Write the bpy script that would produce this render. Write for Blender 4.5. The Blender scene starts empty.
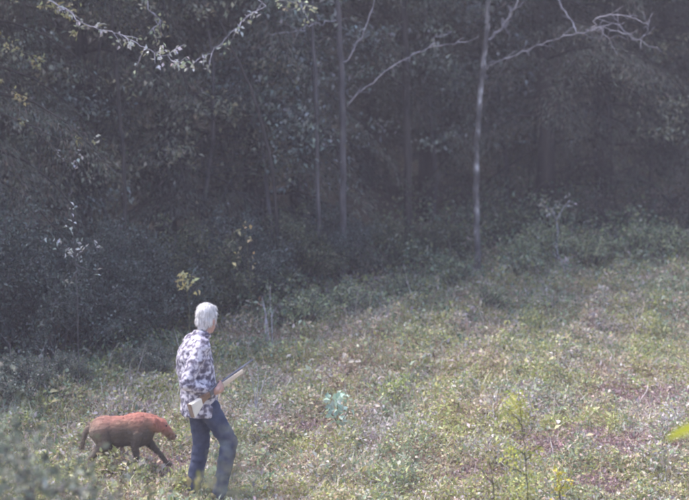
import bpy, bmesh, math, random
import numpy as np
from mathutils import Vector, Matrix, noise, Euler

# ------------------------------------------------------------------ camera, sky, sun, exposure
scene = bpy.context.scene
CAM_Z, PITCH, FOCAL = 3.2, math.radians(4.0), 88.0
cam_data = bpy.data.cameras.new("camera")
cam = bpy.data.objects.new("camera", cam_data)
scene.collection.objects.link(cam)
cam.location = (0, 0, CAM_Z)
cam.rotation_euler = (math.pi / 2 - PITCH, 0, 0)
cam_data.lens = FOCAL
cam_data.sensor_width = 36.0
cam_data.sensor_fit = 'HORIZONTAL'
cam_data.clip_end = 600
cam_data.dof.use_dof = True
cam_data.dof.focus_distance = 15.0
cam_data.dof.aperture_fstop = 1.35
scene.camera = cam

SUN_EL, SUN_AZ = math.radians(65), math.radians(-66)     # azimuth from +Y towards +X
world = bpy.data.worlds.new("World")
scene.world = world
world.use_nodes = True
wn = world.node_tree
sky = wn.nodes.new("ShaderNodeTexSky")
sky.sky_type = 'NISHITA'
sky.sun_disc = False
sky.sun_elevation = SUN_EL
sky.sun_rotation = SUN_AZ
sky.air_density = 1.0
sky.dust_density = 3.0
wn.links.new(sky.outputs[0], wn.nodes["Background"].inputs[0])
wn.nodes["Background"].inputs[1].default_value = 0.12
sun_data = bpy.data.lights.new("sun", 'SUN')
sun_data.energy = 1.5
sun_data.angle = math.radians(14)
sun_data.color = (1.0, 0.96, 0.9)
sun = bpy.data.objects.new("sun", sun_data)
scene.collection.objects.link(sun)
sun_dir = Vector((math.sin(SUN_AZ) * math.cos(SUN_EL), math.cos(SUN_AZ) * math.cos(SUN_EL), math.sin(SUN_EL)))
sun.rotation_euler = sun_dir.to_track_quat('Z', 'Y').to_euler()
scene.view_settings.view_transform = 'Standard'
scene.view_settings.look = 'None'
scene.view_settings.gamma = 1
scene.view_settings.exposure = 1.78
scene.cycles.use_denoising = True
scene.cycles.max_bounces = 4
scene.cycles.diffuse_bounces = 3
scene.cycles.filter_width = 2.0
scene.cycles.use_adaptive_sampling = True
scene.cycles.adaptive_threshold = 0.03
scene.cycles.adaptive_min_samples = 12
scene.cycles.transparent_max_bounces = 8
HAZE_DENSITY = 0.0031
HAZE_COLOR = (0.94, 0.86, 1.0)

# ------------------------------------------------------------------ helpers
C = scene.collection
rng = np.random.default_rng(7)
rnd = random.Random(11)
S = 36.0 / FOCAL / 689.0

def ground_z(x, y):
    """Slope of the hillside (numpy friendly)."""
    x = np.asarray(x, float); y = np.asarray(y, float)
    z = 0.08 + 0.161 * (y - 14.3) + np.maximum(0, y - 26) * 0.05
    t = np.clip(y / 13.0, 0, 1)
    h00 = 2*t**3 - 3*t**2 + 1; h10 = t**3 - 2*t**2 + t; h01 = -2*t**3 + 3*t**2; h11 = t**3 - t**2
    near = h00 * 1.6 + h10 * 13 * -0.2 + h01 * (-0.129) + h11 * 13 * 0.161
    z = np.where(y < 13, np.where(y < 0, 1.6 - 0.2 * np.clip(y, -60, 0), near), z)
    b = 0.05*np.sin(1.3*x + 0.7*y) + 0.035*np.sin(2.9*x - 1.7*y + 1.0) + 0.03*np.sin(0.6*x + 2.3*y + 2.0) + 0.015*np.sin(5.1*x+4.3*y)
    return z + b

def at(px, py, D):
    u = (px - 344.5) * S * D; v = (250 - py) * S * D
    return Vector((u, D*math.cos(PITCH) + v*math.sin(PITCH), CAM_Z - D*math.sin(PITCH) + v*math.cos(PITCH)))

def gpix(px, py):
    D = 9.0
    while D < 60:
        p = at(px, py, D)
        if p.z < float(ground_z(p.x, p.y)): return p
        D += 0.02
    return p

def ground_pt(x, y, dz=0.0):
    return Vector((x, y, float(ground_z(x, y)) + dz))

def tree_line(x):
    return np.interp(x, [-12, -6, -3.6, 0, 1.8, 3.5, 5, 9], [13, 16, 17.6, 20.2, 22.3, 23.1, 23.7, 25])

def nodes_mat(name):
    m = bpy.data.materials.new(name); m.use_nodes = True
    nt = m.node_tree
    return m, nt, nt.nodes["Principled BSDF"]

def leaf_mat(name, translucency=0.25, rough=0.6, tint=(1,1,1)):
    m, nt, b = nodes_mat(name)
    a = nt.nodes.new("ShaderNodeAttribute"); a.attribute_name = "col"
    mul = nt.nodes.new("ShaderNodeMix"); mul.data_type = 'RGBA'; mul.blend_type = 'MULTIPLY'
    mul.inputs[0].default_value = 1.0; mul.inputs[7].default_value = (*tint, 1)
    nt.links.new(a.outputs["Color"], mul.inputs[6])
    nt.links.new(mul.outputs[2], b.inputs["Base Color"])
    b.inputs["Roughness"].default_value = rough
    b.inputs["Specular IOR Level"].default_value = 0.3
    if translucency > 0:
        t = nt.nodes.new("ShaderNodeBsdfTranslucent"); nt.links.new(mul.outputs[2], t.inputs[0])
        x = nt.nodes.new("ShaderNodeMixShader"); x.inputs[0].default_value = translucency
        nt.links.new(b.outputs[0], x.inputs[1]); nt.links.new(t.outputs[0], x.inputs[2])
        nt.links.new(x.outputs[0], nt.nodes["Material Output"].inputs[0])
    return m

def noise_mat(name, cols, scale=8.0, detail=6.0, rough=0.85, bump=0.4, stretch=(1,1,1), contrast=(0.3,0.7), dist=0.02):
    m, nt, b = nodes_mat(name)
    tc = nt.nodes.new("ShaderNodeTexCoord"); mp = nt.nodes.new("ShaderNodeMapping")
    mp.inputs["Scale"].default_value = stretch
    nt.links.new(tc.outputs["Object"], mp.inputs[0])
    n = nt.nodes.new("ShaderNodeTexNoise"); n.inputs["Scale"].default_value = scale; n.inputs["Detail"].default_value = detail
    nt.links.new(mp.outputs[0], n.inputs["Vector"])
    r = nt.nodes.new("ShaderNodeValToRGB")
    e = r.color_ramp.elements
    e[0].position, e[1].position = contrast
    e[0].color = (*cols[0], 1); e[1].color = (*cols[-1], 1)
    for k, c in enumerate(cols[1:-1]):
        ne = r.color_ramp.elements.new(contrast[0] + (contrast[1]-contrast[0])*(k+1)/(len(cols)-1)); ne.color = (*c, 1)
    nt.links.new(n.outputs[0], r.inputs[0]); nt.links.new(r.outputs[0], b.inputs["Base Color"])
    b.inputs["Roughness"].default_value = rough
    if bump:
        bp = nt.nodes.new("ShaderNodeBump"); bp.inputs["Strength"].default_value = bump; bp.inputs["Distance"].default_value = dist
        nt.links.new(n.outputs[0], bp.inputs["Height"]); nt.links.new(bp.outputs[0], b.inputs["Normal"])
    return m

def link(name, me, mat=None, parent=None):
    o = bpy.data.objects.new(name, me); C.objects.link(o)
    if mat is not None and me is not None and not me.materials: me.materials.append(mat)
    if parent is not None: o.parent = parent
    return o

def tag(o, label=None, cat=None, group=None, kind=None):
    if label: o["label"] = label
    if cat: o["category"] = cat
    if group: o["group"] = group
    if kind: o["kind"] = kind
    return o

def empty(name, loc, rz=0, scale=1.0):
    o = bpy.data.objects.new(name, None); C.objects.link(o)
    o.empty_display_size = 0.1
    o.location = loc; o.rotation_euler = (0, 0, rz); o.scale = (scale,)*3
    return o

def np_mesh(name, verts, quads=None, tris=None, cols=None, smooth=False):
    me = bpy.data.meshes.new(name)
    verts = np.asarray(verts, np.float32)
    nq = 0 if quads is None else len(quads); ntri = 0 if tris is None else len(tris)
    loops = []
    if nq: loops.append(np.asarray(quads, np.int32).ravel())
    if ntri: loops.append(np.asarray(tris, np.int32).ravel())
    li = np.concatenate(loops)
    tot = np.concatenate([np.full(nq, 4, np.int32), np.full(ntri, 3, np.int32)])
    start = np.concatenate([[0], np.cumsum(tot)[:-1]]).astype(np.int32)
    me.vertices.add(len(verts)); me.vertices.foreach_set("co", verts.ravel())
    me.loops.add(len(li)); me.loops.foreach_set("vertex_index", li)
    me.polygons.add(nq + ntri); me.polygons.foreach_set("loop_start", start)
    if smooth: me.polygons.foreach_set("use_smooth", np.ones(nq + ntri, bool))
    if cols is not None:
        a = me.color_attributes.new("col", 'FLOAT_COLOR', 'POINT')
        c4 = np.ones((len(verts), 4), np.float32); c4[:, :3] = cols
        a.data.foreach_set("color", c4.ravel())
    me.update(); me.validate()
    return me

def unit(v):
    return v / np.maximum(np.linalg.norm(v, axis=-1, keepdims=True), 1e-6)

def rand_dirs(n, up=0.0):
    v = rng.normal(size=(n, 3)); v[:, 2] += up
    return unit(v)

def leaves_arr(P, d, L, W, col, fold=0.25, up_bias=0.6):
    """folded rhombus leaves: base, side, tip, side (two triangles)"""
    n = len(P)
    L = np.broadcast_to(L, (n,))[:, None]; W = np.broadcast_to(W, (n,))[:, None]
    d = unit(d)
    nn = rng.normal(size=(n, 3)); nn[:, 2] += up_bias * 2.5
    s = unit(np.cross(d, nn)); nrm = unit(np.cross(s, d))
    mid = P + d * L * 0.45
    v = np.stack([P, mid + s*W*0.5 + nrm*W*fold, P + d*L - nrm*L*0.12, mid - s*W*0.5 + nrm*W*fold], 1)
    verts = v.reshape(-1, 3)
    i = np.arange(n) * 4
    tris = np.concatenate([np.stack([i, i+1, i+2], 1), np.stack([i, i+2, i+3], 1)])
    return verts, tris, np.repeat(col, 4, 0)

def blades_arr(P, d, L, W, col, bend=0.5):
    """curved grass blades: two quads folded into quad + tip triangle"""
    n = len(P)
    L = np.broadcast_to(L, (n,))[:, None]; W = np.broadcast_to(W, (n,))[:, None]
    d = unit(d)
    az = rng.uniform(0, 2*np.pi, n); s = np.stack([np.cos(az), np.sin(az), np.zeros(n)], 1)
    lean = np.stack([-np.sin(az), np.cos(az), np.zeros(n)], 1) * rng.uniform(0.2, 1.0, n)[:, None] * bend
    mid = P + d*L*0.55 + lean*L*0.3
    tip = P + d*L*0.85 + lean*L*1.0
    v = np.stack([P - s*W*.5, P + s*W*.5, mid + s*W*.4, mid - s*W*.4, tip], 1).reshape(-1, 3)
    i = np.arange(n) * 5
    tris = np.concatenate([np.stack([i, i+1, i+2], 1), np.stack([i, i+2, i+3], 1), np.stack([i+3, i+2, i+4], 1)])
    return v, tris, np.repeat(col, 5, 0)

def merge(parts):
    vs, ts, cs, off = [], [], [], 0
    for v, t, c in parts:
        vs.append(v); ts.append(t + off); cs.append(c); off += len(v)
    return np.concatenate(vs), np.concatenate(ts), np.concatenate(cs)

def palette(n, cols, w=None, jit=0.13):
    cols = np.asarray(cols, float)
    k = rng.choice(len(cols), n, p=None if w is None else np.asarray(w)/np.sum(w))
    return np.clip(cols[k] * (1 + rng.normal(0, jit, (n, 1))) * (1 + rng.normal(0, jit*0.35, (n, 3))), 0.004, 0.85)

class Tubes:
    """collects tapered tubes into one mesh"""
    def __init__(self): self.v = []; self.f = []
    def add(self, pts, r0, r1=None, sides=7, radii=None, wob=0.0):
        pts = [Vector(p) for p in pts]
        n = len(pts)
        if radii is None:
            r1 = r0 if r1 is None else r1
            radii = [r0 + (r1 - r0) * i / max(1, n-1) for i in range(n)]
        base = len(self.v); prev = None
        for i, p in enumerate(pts):
            t = (pts[min(i+1, n-1)] - pts[max(i-1, 0)]).normalized()
            if prev is None:
                a = t.cross(Vector((0.3, 1, 0.1)) if abs(t.y) < 0.9 else Vector((1, 0, 0))).normalized()
            else:
                a = (prev - t * prev.dot(t)).normalized()
            prev = a; b = t.cross(a)
            for k in range(sides):
                an = 2*math.pi*k/sides
                rr = radii[i] * (1 + (wob * math.sin(3.1*i + 2.3*k) if wob else 0))
                self.v.append(p + (a*math.cos(an) + b*math.sin(an)) * rr)
        for i in range(n-1):
            for k in range(sides):
                a0 = base + i*sides + k; a1 = base + i*sides + (k+1) % sides
                self.f.append((a0, a1, a1+sides, a0+sides))
        self.f.append(tuple(base + k for k in range(sides))[::-1])
        self.f.append(tuple(base + (n-1)*sides + k for k in range(sides)))
        return self
    def mesh(self, name):
        me = bpy.data.meshes.new(name); me.from_pydata([tuple(p) for p in self.v], [], self.f)
        for p in me.polygons: p.use_smooth = True
        me.update(); return me

def curve_pts(pts, n=6, jit=0.0):
    """Catmull-Rom through control points"""
    pts = [Vector(p) for p in pts]; out = []
    P = [pts[0]*2 - pts[1]] + pts + [pts[-1]*2 - pts[-2]]
    for i in range(1, len(P)-2):
        for k in range(n):
            t = k / n
            p = 0.5 * ((2*P[i]) + (P[i+1]-P[i-1])*t + (2*P[i-1]-5*P[i]+4*P[i+1]-P[i+2])*t*t + (3*P[i]-P[i-1]-3*P[i+1]+P[i+2])*t**3)
            if jit: p += Vector((rnd.gauss(0, jit), rnd.gauss(0, jit), rnd.gauss(0, jit)))
            out.append(p)
    out.append(pts[-1]); return out

# ------------------------------------------------------------------ materials
M = {}
M['leaf'] = leaf_mat('foliage')
M['needle'] = leaf_mat('needles', 0.1, 0.7)
M['grass'] = leaf_mat('grass_blades', 0.2, 0.7)
M['bark_dark'] = noise_mat('bark_dark', [(0.02,0.018,0.018), (0.07,0.06,0.055)], 14, stretch=(1,1,0.2))
M['bark_pale'] = noise_mat('bark_pale', [(0.07,0.065,0.07), (0.17,0.16,0.165), (0.62,0.6,0.65)], 9, contrast=(0.36,0.7), stretch=(1,1,0.45))
M['bark_grey'] = noise_mat('bark_grey', [(0.04,0.037,0.042), (0.14,0.13,0.14)], 10, stretch=(1,1,0.3))
M['twig_pale'] = noise_mat('twig_pale', [(0.15,0.14,0.17), (0.55,0.53,0.62)], 10, contrast=(0.3,0.6))
M['stem'] = noise_mat('stem', [(0.06,0.07,0.03), (0.16,0.14,0.08)], 20)

# ground material: soil, litter and purple-brown bare patches
gm, nt, b = nodes_mat('hillside_soil')
tc = nt.nodes.new("ShaderNodeTexCoord")
n1 = nt.nodes.new("ShaderNodeTexNoise"); n1.inputs["Scale"].default_value = 14; n1.inputs["Detail"].default_value = 9
n2 = nt.nodes.new("ShaderNodeTexNoise"); n2.inputs["Scale"].default_value = 0.9; n2.inputs["Detail"].default_value = 4
r1 = nt.nodes.new("ShaderNodeValToRGB"); e = r1.color_ramp.elements
e[0].position, e[1].position = 0.35, 0.68
e[0].color = (0.13, 0.11, 0.08, 1); e[1].color = (0.36, 0.31, 0.22, 1)
r2 = nt.nodes.new("ShaderNodeValToRGB"); e = r2.color_ramp.elements
e[0].position, e[1].position = 0.4, 0.62
e[0].color = (0.75, 0.78, 0.6, 1); e[1].color = (1.1, 0.85, 0.95, 1)
mx = nt.nodes.new("ShaderNodeMix"); mx.data_type = 'RGBA'; mx.blend_type = 'MULTIPLY'; mx.inputs[0].default_value = 1
for n_ in (n1, n2): nt.links.new(tc.outputs["Object"], n_.inputs["Vector"])
nt.links.new(n1.outputs[0], r1.inputs[0]); nt.links.new(n2.outputs[0], r2.inputs[0])
nt.links.new(r1.outputs[0], mx.inputs[6]); nt.links.new(r2.outputs[0], mx.inputs[7])
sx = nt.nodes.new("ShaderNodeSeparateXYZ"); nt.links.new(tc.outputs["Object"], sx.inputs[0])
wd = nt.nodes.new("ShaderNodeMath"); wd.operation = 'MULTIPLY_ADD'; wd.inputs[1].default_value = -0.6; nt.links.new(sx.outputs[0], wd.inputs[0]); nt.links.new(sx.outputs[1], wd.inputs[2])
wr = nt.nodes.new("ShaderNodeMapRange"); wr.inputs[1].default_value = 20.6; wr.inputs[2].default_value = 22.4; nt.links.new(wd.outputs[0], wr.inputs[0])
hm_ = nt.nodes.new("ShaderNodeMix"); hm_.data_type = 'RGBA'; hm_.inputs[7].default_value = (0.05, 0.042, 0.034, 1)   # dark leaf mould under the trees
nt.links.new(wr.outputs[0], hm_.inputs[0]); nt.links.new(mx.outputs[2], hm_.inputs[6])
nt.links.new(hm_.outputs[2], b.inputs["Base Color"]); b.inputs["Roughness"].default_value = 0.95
bp = nt.nodes.new("ShaderNodeBump"); bp.inputs["Distance"].default_value = 0.04
nt.links.new(n1.outputs[0], bp.inputs["Height"]); nt.links.new(bp.outputs[0], b.inputs["Normal"])
M['ground'] = gm

# ------------------------------------------------------------------ ground
def make_ground():
    xs = np.concatenate([np.linspace(-70, -9, 30), np.linspace(-8.8, 8.8, 120), np.linspace(9, 70, 30)])
    ys = np.concatenate([np.linspace(-40, 8, 40), np.linspace(8.2, 30, 150), np.linspace(30.4, 110, 60)])
    X, Y = np.meshgrid(xs, ys)
    V = np.stack([X, Y, ground_z(X, Y)], -1).reshape(-1, 3)
    nx, ny = len(xs), len(ys)
    i = (np.arange(ny-1)[:, None] * nx + np.arange(nx-1)[None]).ravel()
    q = np.stack([i, i+1, i+1+nx, i+nx], 1)
    o = link('ground', np_mesh('ground', V, quads=q, smooth=True), M['ground'])
    tag(o, kind='structure', label='grassy hillside clearing rising to the edge of the wood')
make_ground()

# ------------------------------------------------------------------ ground cover (nobody could count it)
BARE = [(gpix(562,442), 0.42, 0.30), (gpix(645,400), 0.55, 0.42), (gpix(628,446), 0.35, 0.3), (gpix(600,488), 0.3, 0.2), (gpix(470,480), .25, .15), (gpix(300,430), .3, .2),
        (gpix(150,466), 0.4, 0.16)]
def bareness(P):
    b = np.zeros(len(P))
    for c, rx, ry in BARE:
        d = np.sqrt(((P[:,0]-c.x)/rx)**2 + ((P[:,1]-c.y)/ry)**2) + 0.3*np.sin(9*P[:,0]+5*P[:,1]) + .25*np.sin(14*P[:,1]-11*P[:,0])
        b = np.maximum(b, np.clip(1.5 - d, 0, 1))
    return b

def scatter(n, ymin=12.0, ymax=30.0, edge=None):
    y = ymin + (ymax-ymin) * rng.uniform(0, 1, n)**1.15
    x = rng.uniform(-1, 1, n) * (0.21*y + 1.6)
    P = np.stack([x, y, ground_z(x, y)], 1)
    return P

def lowfreq(P, a, b, c):
    return np.sin(a*P[:,0] + 0.6*b*P[:,1] + c) * np.sin(0.7*b*P[:,0] - a*P[:,1] + 1.7*c)

def patch_cols(P, n, b):
    """mixed cover: tan, grey-lavender, yellow-green and blue-green patches about half a metre across"""
    tan = palette(n, [(0.56,0.48,0.34), (0.48,0.4,0.29), (0.64,0.58,0.45), (0.38,0.31,0.23), (0.52,0.41,0.34)])
    lav = palette(n, [(0.46,0.42,0.42), (0.58,0.54,0.54), (0.36,0.32,0.32), (0.66,0.62,0.58)])
    yel = palette(n, [(0.42,0.45,0.17), (0.5,0.51,0.24), (0.34,0.38,0.14), (0.56,0.55,0.32)])
    tea = palette(n, [(0.28,0.36,0.22), (0.36,0.43,0.29), (0.22,0.29,0.17), (0.43,0.49,0.37)])
    w = np.stack([0.8 + 0.7*lowfreq(P,2.6,3.3,.4) + .5*lowfreq(P,7,6,.2), 0.7 + 0.7*lowfreq(P,3.1,2.2,1.9) + .5*lowfreq(P,6,9,1.2),
                  0.95 + 0.9*lowfreq(P,2.2,3.9,3.1) + .5*lowfreq(P,8,7,2.2), 0.9 + 0.8*lowfreq(P,1.9,2.7,4.4) + .4*lowfreq(P,6,8,3.4)], 1)
    w[:,2] += .5*lowfreq(P, .8, 1.3, 5.1); w[:,0] += .4*lowfreq(P, 1.0, .7, 2.6); w[:,3] += .35*lowfreq(P, 1.2, .9, .7)
    w = np.clip(w, .04, None)**1.5; w /= w.sum(1, keepdims=True)
    u = rng.uniform(size=n)[:,None]; k = (u > np.cumsum(w, 1)[:, :3]).sum(1)
    col = np.stack([tan, lav, yel, tea], 1)[np.arange(n), k]
    bare = palette(n, [(0.36,0.25,0.26), (0.42,0.3,0.31), (0.28,0.2,0.2), (0.5,0.42,0.4)])
    return np.clip(np.where((b*rng.uniform(.1,1.0,n) > .3)[:,None], bare, col) * np.array([1.08,1.05,1.08]), 0, .85)

def make_grass():
    P = scatter(150000)
    off = P[:,1] - tree_line(P[:,0])
    keep = (rng.uniform(size=len(P)) > bareness(P)*0.85) & (off < rng.normal(0.2, 0.8, len(P)))
    P = P[keep]; n = len(P)
    L = rng.gamma(3.5, 0.016, n) + 0.02
    L *= 1 + 0.8*np.clip(lowfreq(P, 2.0, 3.1, 2.0), 0, 1)
    col = patch_cols(P, n, bareness(P))
    straw = rng.uniform(size=n) < .16
    col = np.where(straw[:,None], palette(n, [(0.72,0.66,0.55), (0.66,0.6,0.56), (0.75,0.72,0.66)], jit=.08), col)
    L = np.where(straw, L*1.35, L)
    near_dog = np.exp(-(((P[:,0]+2.6)/1.2)**2 + ((P[:,1]-16.3)/1.1)**2))
    L *= 1 + 1.3*near_dog*rng.uniform(0, 1, n)
    v, t, c = blades_arr(P, rand_dirs(n, .9), L, rng.uniform(0.004, 0.009, n), col, 1.1)
    tag(link('grass', np_mesh('grass', v, tris=t, cols=c), M['grass']), 'short dry and green grass covering the clearing', 'grass', kind='stuff')

def make_litter():
    P = scatter(640000, 12.6, 26.0); off = P[:,1] - tree_line(P[:,0])
    P = P[off < rng.normal(0.5, 0.8, len(P))]; n = len(P)
    b = bareness(P)
    hump = np.clip(.5 + .8*lowfreq(P, 5.2, 4.1, .9) + .5*lowfreq(P, 11, 9, 2.9), 0, 1.2)
    P[:,2] += rng.uniform(0, 1, n) * (.03 + .13*hump**1.5) * (1 - b*0.8)
    dirs = rand_dirs(n, 0.5); dirs[:,2] = np.abs(dirs[:,2])
    sz = rng.gamma(5, .2, n)*(1 + .25*(hump > .7))
    v, t, c = leaves_arr(P, dirs, sz*.026, sz*.0135, patch_cols(P, n, b))
    tag(link('ground_leaves', np_mesh('ground_leaves', v, tris=t, cols=c), M['leaf']), 'small green and fallen brown leaves scattered through the grass', 'leaves', kind='stuff')

def make_undergrowth():
    P = scatter(130000, 14.6, 30.0)
    off = P[:,1] - tree_line(P[:,0])
    band = np.clip(1 - np.abs(off - 1.0)/2.4, 0, 1)
    leftness = np.clip((-P[:,0]-1.0)/2.5, 0, 1); rightness = np.clip((P[:,0]-.2)/2.5, 0, 1)
    clump = np.clip(.55 + .9*lowfreq(P, 3.3, 2.7, .8), 0, 1)
    keep = rng.uniform(size=len(P)) < np.clip(band*1.5*clump + 0.05 + 0.35*leftness*clump*np.clip((off+3.6)/2, 0, 1) + .42*rightness*(.35+.65*clump)*np.clip((off+4.5)/3.5, 0, 1), 0, 1) * (off > -2.0 - 1.6*leftness - 2.5*rightness)
    P = P[keep]; off = off[keep]; n = len(P)
    rn = np.clip((P[:,0]-.2)/2.5, 0, 1)
    h = np.clip(0.13 + .2*rn*np.clip((off+3.5)/3, 0, 1) + 0.42*np.clip(off+0.8, 0, 2)/2 + 0.24*lowfreq(P, 2.1, 2.9, 0.4), 0.06, 0.9)
    P[:,2] += h * rng.uniform(0, 1, n)**0.8
    col = palette(n, [(0.2,0.26,0.17), (0.15,0.21,0.16), (0.27,0.3,0.16), (0.3,0.34,0.28), (0.36,0.34,0.3)], [3,3,2,2,1])
    v1 = leaves_arr(P, rand_dirs(n, 0.3), rng.uniform(0.03, 0.08, n), rng.uniform(0.018, 0.045, n), col, up_bias=0.9)
    Q = scatter(26000, 15.0, 32.0); oq = Q[:,1] - tree_line(Q[:,0])
    Q = Q[(np.abs(oq + .8) < rng.gamma(2, .8, len(Q))) & (rng.uniform(size=len(Q)) < .6)]; m = len(Q)
    v2 = blades_arr(Q, rand_dirs(m, 2.0), rng.gamma(4, .07, m)+.05, rng.uniform(0.004, 0.009, m), palette(m, [(0.42,0.38,0.36), (0.2,0.22,0.12), (0.5,0.47,0.47), (0.34,0.28,0.25)]), 0.7)
    v, t, c = merge([v1, v2])
    tag(link('undergrowth', np_mesh('undergrowth', v, tris=t, cols=c), M['leaf']), 'low leafy undergrowth and dry stalks along the edge of the wood', 'undergrowth', kind='stuff')

make_grass(); make_litter(); make_undergrowth()

# ------------------------------------------------------------------ trees of the dark wood
def conifer_meshes(seed, H, base_h, nb, spread, cols):
    global rng
    keep = rng; rng = np.random.default_rng(seed); rr = random.Random(seed)
    T = Tubes()
    lean = [Vector((0.12*math.sin(k*0.9+seed), 0.12*math.cos(k*0.7+seed*2), H*k/9)) for k in range(10)]
    lean[0] = Vector((0, 0, -0.25))
    T.add(lean, 0.15, 0.015, 8)
    parts = []
    for k in range(nb):
        f = (k + rr.random()) / nb
        z = base_h + (H - base_h - 0.3) * f**1.05
        az = k*2.399 + rr.uniform(-.5, .5)
        Lb = spread * (1 - f)**0.65 * rr.uniform(0.65, 1.15) + 0.25
        out = Vector((math.cos(az), math.sin(az), 0)); side = Vector((-math.sin(az), math.cos(az), 0))
        rise, droop = rr.uniform(0.05, 0.35), rr.uniform(0.35, 0.8)
        ctr = Vector((0.12*math.sin(z/H*8.1+seed), 0.12*math.cos(z/H*6.3+seed*2), z))
        pts = [ctr + out*Lb*s + Vector((0,0,1))*(rise*Lb*s - droop*Lb*s*s) for s in (0, .25, .5, .75, 1)]
        T.add(pts, 0.022*(1-f)+0.008, 0.004, 4)
        m = int(560 * (0.3 + Lb/spread))
        s = rng.uniform(0.12, 1.03, m)
        lat = rng.normal(0, 0.2, m) * (0.5 + Lb*0.4) * (1.15 - s*0.6)
        o3, s3 = np.array(out), np.array(side)
        P = np.array(ctr)[None] + o3[None]*(Lb*s)[:,None] + s3[None]*lat[:,None]
        P[:,2] += rise*Lb*s - droop*Lb*s*s - np.abs(lat)*0.35 - rng.gamma(1.1, 0.075, m)
        d = o3[None]*rng.uniform(0.1, 0.8, m)[:,None] + s3[None]*np.sign(lat)[:,None]*rng.uniform(0, .7, m)[:,None]
        d = d + np.array([0,0,-1.0])*rng.uniform(0.2, 1.3, m)[:,None]
        parts.append(leaves_arr(P, d, rng.uniform(0.035, 0.11, m), rng.uniform(0.008, 0.022, m), palette(m, cols)*rr.choice((.6,.9,1.2,1.6,2.2)), up_bias=0.3))
    v, t, c = merge(parts)
    me = np_mesh('conifer_crown', v, tris=t, cols=c); me.materials.append(M['needle'])
    tm = T.mesh('conifer_trunk'); tm.materials.append(M['bark_dark'])
    rng = keep
    return tm, me

DARK = [(0.05,0.056,0.045), (0.075,0.08,0.065), (0.1,0.102,0.088), (0.08,0.066,0.056)]
CONIFERS = [conifer_meshes(1, 12.0, 0.7, 84, 2.1, DARK), conifer_meshes(2, 13.0, 1.6, 84, 2.3, DARK),
            conifer_meshes(3, 11.0, 0.5, 84, 1.9, DARK), conifer_meshes(4, 14.0, 2.4, 84, 2.5, DARK)]

def place_conifer(k, x, y, rz, sc, label, group=None):
    t = empty('conifer_tree', ground_pt(x, y, -0.05), rz, sc)
    tag(t, label, 'tree', group)
    link('trunk', CONIFERS[k][0], None, t); link('crown', CONIFERS[k][1], None, t)
    return t

front = [  # px, depth, variant, scale, label
    (-30, 19.6, 0, 0.95, 'dark conifer at the far left edge of the wood behind the shrubs'),
    (75, 21.6, 2, 1.0, 'dark conifer on the left behind the bluish shrubs'),
    (165, 22.4, 0, 1.0, 'dense dark conifer rising behind the man and the dog'),
    (250, 22.6, 2, 1.05, 'dark conifer just left of the straight grey trunk'),
    (300, 23.6, 1, 1.0, 'shaded conifer close behind the straight grey trunk'),
    (425, 25.6, 3, 1.0, 'high branched conifer in the dark gap between the two pale trunks'),
    (545, 24.6, 1, 1.0, 'conifer with hanging boughs just right of the pale forked trunk'),
    (610, 25.0, 0, 1.0, 'broad conifer with drooping boughs under the bare pale branches'),
    (700, 25.4, 2, 1.15, 'dark conifer at the far right edge of the wood'),
]
for px, D, k, sc, lab in front:
    p = at(px, 250, D)
    place_conifer(k, p.x, p.y, rnd.uniform(0, 6.28), sc, lab)
front += [
    (365, 27.5, 2, 1.0, 'dark conifer filling the gap right of the straight grey trunk'),
    (400, 31.0, 0, 1.0, 'distant dark conifer behind the dark trunk'),
    (448, 28.6, 2, 1.0, 'dark low branched conifer left of the pale forked trunk'),
    (485, 30.5, 0, 1.0, 'distant dark conifer behind the pale forked trunk'),
    (425, 34.0, 2, 1.1, 'farthest dark conifer seen in the gap between the two trunks')]
for px, D, k, sc, lab in front[-5:]:
    p = at(px, 250, D)
    place_conifer(k, p.x, p.y, rnd.uniform(0, 6.28), sc, lab)
placed = [at(px, 250, D).xy for px, D, *_ in front]
n_back = 0
yy = 0.0
while yy < 21:
    wide = 0.215*(22+yy) + 4.5
    x = -wide
    while x < wide:
        px_, py_ = x + rnd.uniform(-.8, .8), tree_line(x) + 2.7 + yy + rnd.uniform(-.9, .9)
        if all((Vector((px_, py_)) - q).length > 1.7 for q in placed):
            placed.append(Vector((px_, py_)))
            place_conifer(rnd.randrange(4), px_, py_, rnd.uniform(0, 6.28), rnd.uniform(0.85, 1.2),
                          'dark conifer merging into the shaded depth of the wood', 'conifers deep in the wood')
            n_back += 1
        x += 2.9
    yy += 2.7

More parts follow.
